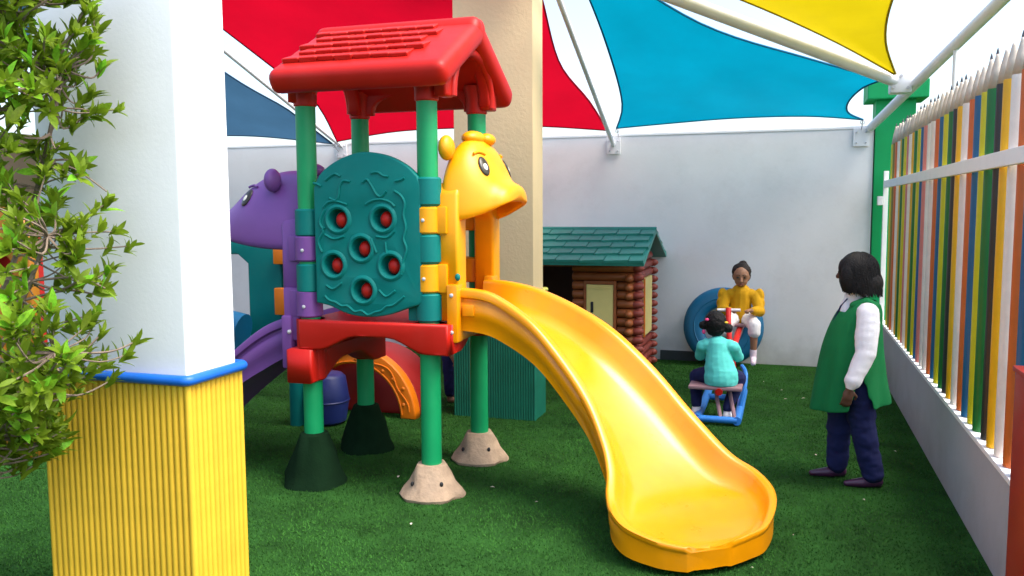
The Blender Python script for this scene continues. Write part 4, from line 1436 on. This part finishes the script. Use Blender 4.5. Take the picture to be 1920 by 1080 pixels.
mb.ell(cc + Vector((0, .006, .006)), (.098, .090, .092), None, 16, 12)
mb.ell(cc + Vector((0, .035, -.035)), (.096, .062, .085), None, 14, 10)
mb.ell(cc + Vector((0.012, .035, .085)), (.042, .042, .034), None, 12, 8)
link_mesh(blob(mb, .006, 5, wrinkle=.004, wscale=40), 'hair', M['hair_brown'], kid)
for sv in (-1, 1):
    an = k_(.23, .13 * sv, .40)
    m2 = MB().limb([an + Vector((0, 0, .05)), an + Vector((0, 0, -.03)), an + kf * .105 + Vector((0, 0, -.06))], [.036, .034, .026])
    link_mesh(blob(m2, .006, 3), 'sock', M['sock_pink'], kid)

# ---------- toddler seen from behind on the low seat
tod = thing('person', (-.55, 7.72, .33), 'toddler in an aqua shirt seen from behind on the low seesaw seat', 'person')
T0 = Vector((-.545, 7.72, 0))
tf = Vector((.04, 1, 0)).normalized()
tl = Vector((0, 0, 1)).cross(tf).normalized()


def t_(u, v, z):
    return T0 + tf * u + tl * v + Vector((0, 0, z))


mb = MB()
th = t_(.03, 0.025, .845)
head(mb, th, tf + Vector((0, 0, -.1)), .92)
mb.limb([t_(.01, 0.01, .69), t_(.02, 0.02, .79)], [.042, .042])
mb.limb([t_(0, 0, .65), t_(0, -.01, .52), t_(0, -.02, .43)], [.09, .10, .11])
legs = []
for sv, kv, av, au in ((1, .20, .185, .02), (-1, .17, .10, -.06)):
    mb.limb([t_(0, .07 * sv, .68), t_(0, .125 * sv, .67)], [.045, .04])
    a_, b_, c_ = t_(0, .135 * sv, .66), t_(.10, .165 * sv, .56), t_(.28, .11 * sv, .62)
    mb.limb([a_, b_, c_], [.035, .03, .021])
    hand(mb, c_, c_ - b_, Vector((0, 0, -1)), .6, sv, 1.1)
    hp, kn, an = t_(0, .08 * sv - .01, .40), t_(.13, kv * sv, .36), t_(au, av * sv, .105)
    legs.append((hp, kn, an, sv))
    mb.limb([hp, kn, an], [.07, .05, .032])
tb_ = link_mesh(blob(mb, .0055, 4), 'body', M['skin_mid'], tod)
face_bits(tod, th, tf + Vector((0, 0, -.1)), .92, tb_)
mb = MB()
mb.limb([t_(0, 0, .665), t_(-.01, -.01, .54), t_(-.02, -.03, .41), t_(-.02, -.035, .375)], [.098, .12, .15, .15], 16)
mb.limb([t_(0, -.095, .675), t_(0, .095, .675)], [.056, .056])
for sv in (-1, 1):
    a_, b_ = t_(0, .135 * sv, .66), t_(.10, .165 * sv, .56)
    mb.limb([a_, b_], [.052, .052])
m3 = blob(mb, .0065, 7, wrinkle=.0055, wscale=8, stretch=(.8, 1, 1.6))
for v in m3.vertices:
    v.co.z = max(v.co.z, .332)
link_mesh(m3, 'shirt', M['aqua_cloth'], tod)
mb = MB()
mb.limb([t_(0.02, 0, .42), t_(.02, -.02, .40)], [.11, .11])
for hp, kn, an, sv in legs:
    mb.limb([hp, kn, kn.lerp(an, .5), an + Vector((0, 0, .02))], [.085, .07, .056, .046])
m3 = blob(mb, .007, 4, wrinkle=.006, wscale=12)
link_mesh(m3, 'trousers', M['navy_cloth'], tod)
mb = MB()
mb.ell(th + Vector((0, -.022, .03)), (.094, .095, .105), None, 18, 12)
mb.ell(th + Vector((0, -.045, -.03)), (.082, .055, .065), None, 14, 10)
mb.ell(th + Vector((-.105, -.02, .0)), (.042, .04, .04), None, 12, 8)
mb.ell(th + Vector((.105, -.02, -.02)), (.046, .042, .042), None, 12, 8)
th_h = link_mesh(blob(mb, .006, 4, wrinkle=.005, wscale=40), 'hair', M['hair_black'], tod)
MB().ell(th + Vector((-.07, -.09, .06)), (.018, .014, .014)).build('hair_tie', M['pink_tie'], tod)
MB().ell(th + Vector((.088, -.055, .035)), (.024, .012, .010)).build('hair_tie', M['yellow_tie'], tod)
MB().ell(th + Vector((-.10, -.05, -.055)), (.016, .012, .02)).build('hair_tie', M['pink_tie'], tod)
for hp, kn, an, sv in legs:
    g0 = Vector((an.x, an.y, .0))
    m2 = MB().limb([g0 + tf * -.035 + Vector((0, 0, .055)), g0 + tf * .085 + Vector((0, 0, .04))], [.045, .036]).limb([g0 + Vector((0, 0, .06)), g0 + Vector((0, 0, .115))], [.04, .038])
    m3 = blob(m2, .006, 3)
    for v in m3.vertices:
        v.co.z = max(v.co.z, .012)
    link_mesh(m3, 'shoe', M['white_cloth'], tod)

# ---------- child behind the tower, mostly hidden
hid = thing('person', (-3.03, 7.72, 0), 'child in dark blue trousers standing behind the tower, mostly hidden', 'person')
H0 = Vector((-3.075, 7.72, 0))


def h_(u, v, z):
    return H0 + Vector((u, v, z))


mb = MB()
hh_ = h_(0, 0, .86)
hf = Vector((1, -.3, 0))
head(mb, hh_, hf, .9)
mb.limb([h_(0, 0, .70), h_(0, 0, .80)], [.04, .04])
mb.limb([h_(0, 0, .66), h_(0, 0, .55), h_(0, 0, .46)], [.085, .09, .095])
for sv in (-1, 1):
    mb.limb([h_(0, .07 * sv, .68), h_(0, .12 * sv, .67), h_(.02, .15 * sv, .54), h_(.08, .14 * sv, .42)], [.04, .037, .028, .02])
    hand(mb, h_(.08, .14 * sv, .42), Vector((.3, 0, -1)), Vector((0, -sv, 0)), .6, sv, .6)
    mb.limb([h_(0, .055 * sv, .44), h_(.0, .06 * sv, .24), h_(-.01, .06 * sv, .06)], [.06, .045, .03])
    mb.limb([h_(-.01, .06 * sv, .035), h_(.09, .06 * sv, .025)], [.03, .022])
hb = link_mesh(blob(mb, .007, 4), 'body', M['skin_mid'], hid)
face_bits(hid, hh_, hf, .9, hb)
mb = MB()
mb.limb([h_(0, 0, .50), h_(0, 0, .45)], [.11, .11])
for sv in (-1, 1):
    mb.limb([h_(0, .055 * sv, .44), h_(.0, .06 * sv, .24), h_(-.01, .06 * sv, .11)], [.085, .07, .055])
link_mesh(blob(mb, .009, 4, wrinkle=.006), 'trousers', M['navy_cloth'], hid)
mb = MB()
mb.limb([h_(0, 0, .68), h_(0, 0, .50)], [.11, .12])
for sv in (-1, 1):
    mb.limb([h_(0, .12 * sv, .67), h_(.02, .15 * sv, .56)], [.055, .05])
link_mesh(blob(mb, .009, 4, wrinkle=.006), 'top', M['navy_cloth'], hid)
mb = MB()
mb.ell(hh_ + Vector((-.02, 0, .035)), (.09, .085, .09)).ell(hh_ + Vector((-.05, 0, -.03)), (.06, .08, .08))
link_mesh(blob(mb, .008, 2, wrinkle=.006, wscale=40), 'hair', M['hair_black'], hid)

# ================================================================== RED POST AT RIGHT
rp = thing('red_post', (1.01, 3.82, 0), 'dark red plastic post with a flat cap at the right edge', 'post')
MB().box((0.915, 3.68, 0.0), (1.045, 3.95, 1.215), .014).build('post_body', M['p_brickred'], rp)
MB().box((0.907, 3.672, 1.216), (1.05, 3.958, 1.24), .008).build('post_cap', M['p_brickred'], rp)

# ================================================================== LEFT: planter, orange panel, bush
op = thing('orange_board', (-5.6, 5.0, 0), 'orange play board with round openings, seen through the bush', 'play board')
link_mesh(plate([[(-6.1, .02), (-5.33, .02), (-5.33, 1.75), (-5.45, 1.93), (-5.95, 1.93), (-6.1, 1.75)], circle(-5.62, 1.45, .12), circle(-5.52, .85, .10)], .09, .02, XZ(5.0)), 'board', M['board_amber'], op)
MB().box((-6.0, 5.1, 0), (-5.4, 5.16, 1.8), .01).build('backing', M['p_brickred'], op)

bush = thing('bush', (-3.6, 2.65, 0), 'leafy green bush with grey twigs growing in front of the white column', 'bush')
# leaf mesh
bm = bmesh.new()
prof = [(0, .0015, 0), (.18, .34, .02), (.42, .5, .035), (.68, .43, .02), (.88, .2, -.02), (1.0, .01, -.06)]
rowsL = []
for (t, wv_, z) in prof:
    rowsL.append([bm.verts.new((t, -wv_ * .31, z + wv_ * .10)), bm.verts.new((t, 0, z)), bm.verts.new((t, wv_ * .31, z + wv_ * .10))])
for a_, b_ in zip(rowsL, rowsL[1:]):
    for j in (0, 1):
        bm.faces.new((a_[j], a_[j + 1], b_[j + 1], b_[j]))
leaf_me = bpy.data.meshes.new('leaf')
bm.to_mesh(leaf_me)
bm.free()
leaf_me.materials.append(M['leaf'])
leaf_me.polygons.foreach_set('use_smooth', [True] * len(leaf_me.polygons))
# branches: stems rise from the planter, shoots leave them towards the light
rb2 = random.Random(11)
EDGE = [(2.80, -2.42), (2.60, -2.44), (2.45, -2.49), (2.36, -2.44), (2.28, -2.42), (2.18, -2.56), (2.05, -2.53), (1.92, -2.46), (1.80, -2.44), (1.65, -2.44), (1.50, -2.43), (1.40, -2.38), (1.30, -2.39), (1.20, -2.45), (1.08, -2.57), (0.95, -2.72), (0.80, -2.88)]


def edge_x(z):
    for (z1, x1), (z0, x0) in zip(EDGE, EDGE[1:]):
        if z0 <= z <= z1:
            f = (z - z0) / (z1 - z0)
            return x0 + (x1 - x0) * f
    return EDGE[0][1] if z > 2.8 else EDGE[-1][1]


stems = []
for (x, y, x2, y2, z2) in ((-3.40, 2.60, -2.85, 2.62, 2.85), (-3.45, 2.75, -2.72, 2.74, 2.45), (-3.42, 2.55, -2.70, 2.60, 1.80), (-3.40, 2.50, -2.68, 2.58, 1.35), (-3.50, 2.65, -3.05, 2.55, 2.95), (-3.55, 2.45, -3.0, 2.42, 2.2), (-3.5, 2.4, -2.9, 2.4, 1.2)):
    p0, p3 = Vector((x - .1, y, .0)), Vector((x2, y2, z2))
    mid = p0.lerp(p3, .5) + Vector((-.10, rb2.uniform(-.05, .05), .10))
    pts = smoothline([p0, p0.lerp(mid, .5) + Vector((rb2.uniform(-.06, .02), rb2.uniform(-.05, .05), 0)), mid, mid.lerp(p3, .5) + Vector((rb2.uniform(-.05, .05), rb2.uniform(-.05, .05), 0)), p3], 6)
    stems.append(pts)
branches = [(p, .017) for p in stems]
tips = []
tries = 0
while len(tips) < 800 and tries < 30000:
    tries += 1
    z = rb2.uniform(.82, 2.85)
    ex = edge_x(z) - .135
    u = rb2.random() ** 1.1
    x = ex - u * .60
    y = rb2.uniform(2.30, 2.92)
    # an open, twiggy hollow where the board behind shows through
    if x < -2.66 and 1.30 < z < 1.93 and rb2.random() < .80:
        continue
    if x < -2.60 and 1.95 < z < 2.30 and rb2.random() < .55:
        continue
    tip = Vector((x, y, z))
    best = None
    for st_ in stems:
        for q in st_[6:]:
            if q.z < z + .05:
                dd_ = (q - tip).length
                if best is None or dd_ < best[0]:
                    best = (dd_, q)
    if best is None or best[0] > .62:
        continue
    q = best[1]
    m1 = q.lerp(tip, .5) + Vector((rb2.uniform(-.04, .04), rb2.uniform(-.04, .04), rb2.uniform(-.07, .03)))
    pts = smoothline([q, m1, tip], 5)
    branches.append((pts, rb2.uniform(.0035, .0065)))
    d = (pts[-1] - pts[-3]).normalized()
    d = (d + Vector((.25, -.25, .55))).normalized()
    tips.append((tip, d))
    if rb2.random() < .5:
        tips.append((pts[7], (d + Vector((rb2.uniform(-.7, .7), rb2.uniform(-.7, .7), .2))).normalized()))
# bare twigs inside
for k in range(70):
    st_ = rb2.choice(stems)
    q = rb2.choice(st_[8:])
    d = Vector((rb2.uniform(-.3, 1), rb2.uniform(-.6, .4), rb2.uniform(-.4, .6))).normalized()
    L = rb2.uniform(.12, .32)
    p3 = q + d * L
    if p3.x > edge_x(p3.z) - .05 or p3.y > 2.95:
        continue
    branches.append((smoothline([q, q + d * L * .5 + Vector((0, 0, rb2.uniform(-.04, .04))), p3], 4), rb2.uniform(.003, .005)))
mbk = MB()
for k, (pts, r) in enumerate(branches):
    if r > .009:
        MB().tube(pts, [r * (1 - .55 * i / len(pts)) for i in range(len(pts))], 7).build('branch', M['bark'], bush)
    else:
        mbk.tube(pts, [r * (1 - .45 * i / len(pts)) for i in range(len(pts))], 5)
tag(mbk.build('twigs', M['bark'], bush), kind='stuff')
LM = []
camp = Vector((0, 0, 1.9))
for (p, d) in tips:
    nl = rb2.randint(7, 11)
    a_, b_ = frame_from(d)
    sc_ = rb2.uniform(.8, 1.2)
    for k in range(nl):
        an = 2.4 * k + rb2.uniform(-.3, .3)
        out = a_ * math.cos(an) + b_ * math.sin(an)
        el = rb2.uniform(.25, 1.05)
        ld_ = (d * math.cos(el) + out * math.sin(el)).normalized()
        nn = (d * math.sin(el) - out * math.cos(el)).normalized()
        s_ = ld_.cross(nn) * -1
        ln = rb2.uniform(.05, .092) * sc_
        base = p - d * rb2.uniform(0, .05)
        tip = base + ld_ * ln
        if 3.0 < tip.y + 0.03 and tip.x > -3.25 and tip.x < -2.4:       # keep leaves out of the column
            continue
        if base.y > 3.0 and base.x > -3.25:
            continue
        mm = Matrix(((ld_.x * ln, s_.x * ln, nn.x * ln, base.x), (ld_.y * ln, s_.y * ln, nn.y * ln, base.y), (ld_.z * ln, s_.z * ln, nn.z * ln, base.z), (0, 0, 0, 1)))
        q = mm @ Vector((.5, 0, 0)) - camp
        zc = q.dot(_F)
        px, py = 960 + 1607 * q.dot(_R) / zc, 540 + 1607 * q.dot(_D) / zc
        vis = (-10 < px < 300) and (-10 < py < 1090)
        LM.append((vis, ln / zc, mm))
LM.sort(key=lambda t: (-int(t[0]), -t[1]))
for v_, s_, mm in LM[:300]:
    inst('leaf', leaf_me, mm, bush)
allv, allf = [], []
lv = [v.co.copy() for v in leaf_me.vertices]
lf = [tuple(p.vertices) for p in leaf_me.polygons]
for v_, s_, mm in LM[300:]:
    o0 = len(allv)
    allv += [tuple(mm @ c) for c in lv]
    allf += [tuple(i + o0 for i in f) for f in lf]
me = bpy.data.meshes.new('foliage')
me.from_pydata(allv, [], allf)
tag(link_mesh(me, 'foliage', M['leaf'], bush), kind='stuff')
print('tips', len(tips), 'leaves', len(LM), 'visible', sum(1 for t in LM if t[0]))

rl = random.Random(5)
vv_, ff_ = [], []
for k in range(26):
    x, y, a, ln = rl.uniform(-2.6, .9), rl.uniform(4.2, 9.5), rl.uniform(0, 6.3), rl.uniform(.018, .04)
    c_, s__ = math.cos(a), math.sin(a)
    o0 = len(vv_)
    for (p, q, z) in ((0, 0, .014), (.4, .28, .02), (1, 0, .017), (.4, -.28, .021)):
        vv_.append((x + (p * c_ - q * s__) * ln, y + (p * s__ + q * c_) * ln, z))
    ff_.append((o0, o0 + 1, o0 + 2, o0 + 3))
me = bpy.data.meshes.new('fallen_leaves')
me.from_pydata(vv_, [], ff_)
tag(link_mesh(me, 'fallen_leaves', M['wood_pale'], smooth=False), kind='stuff')

bpy.data.scenes.remove(TMP)
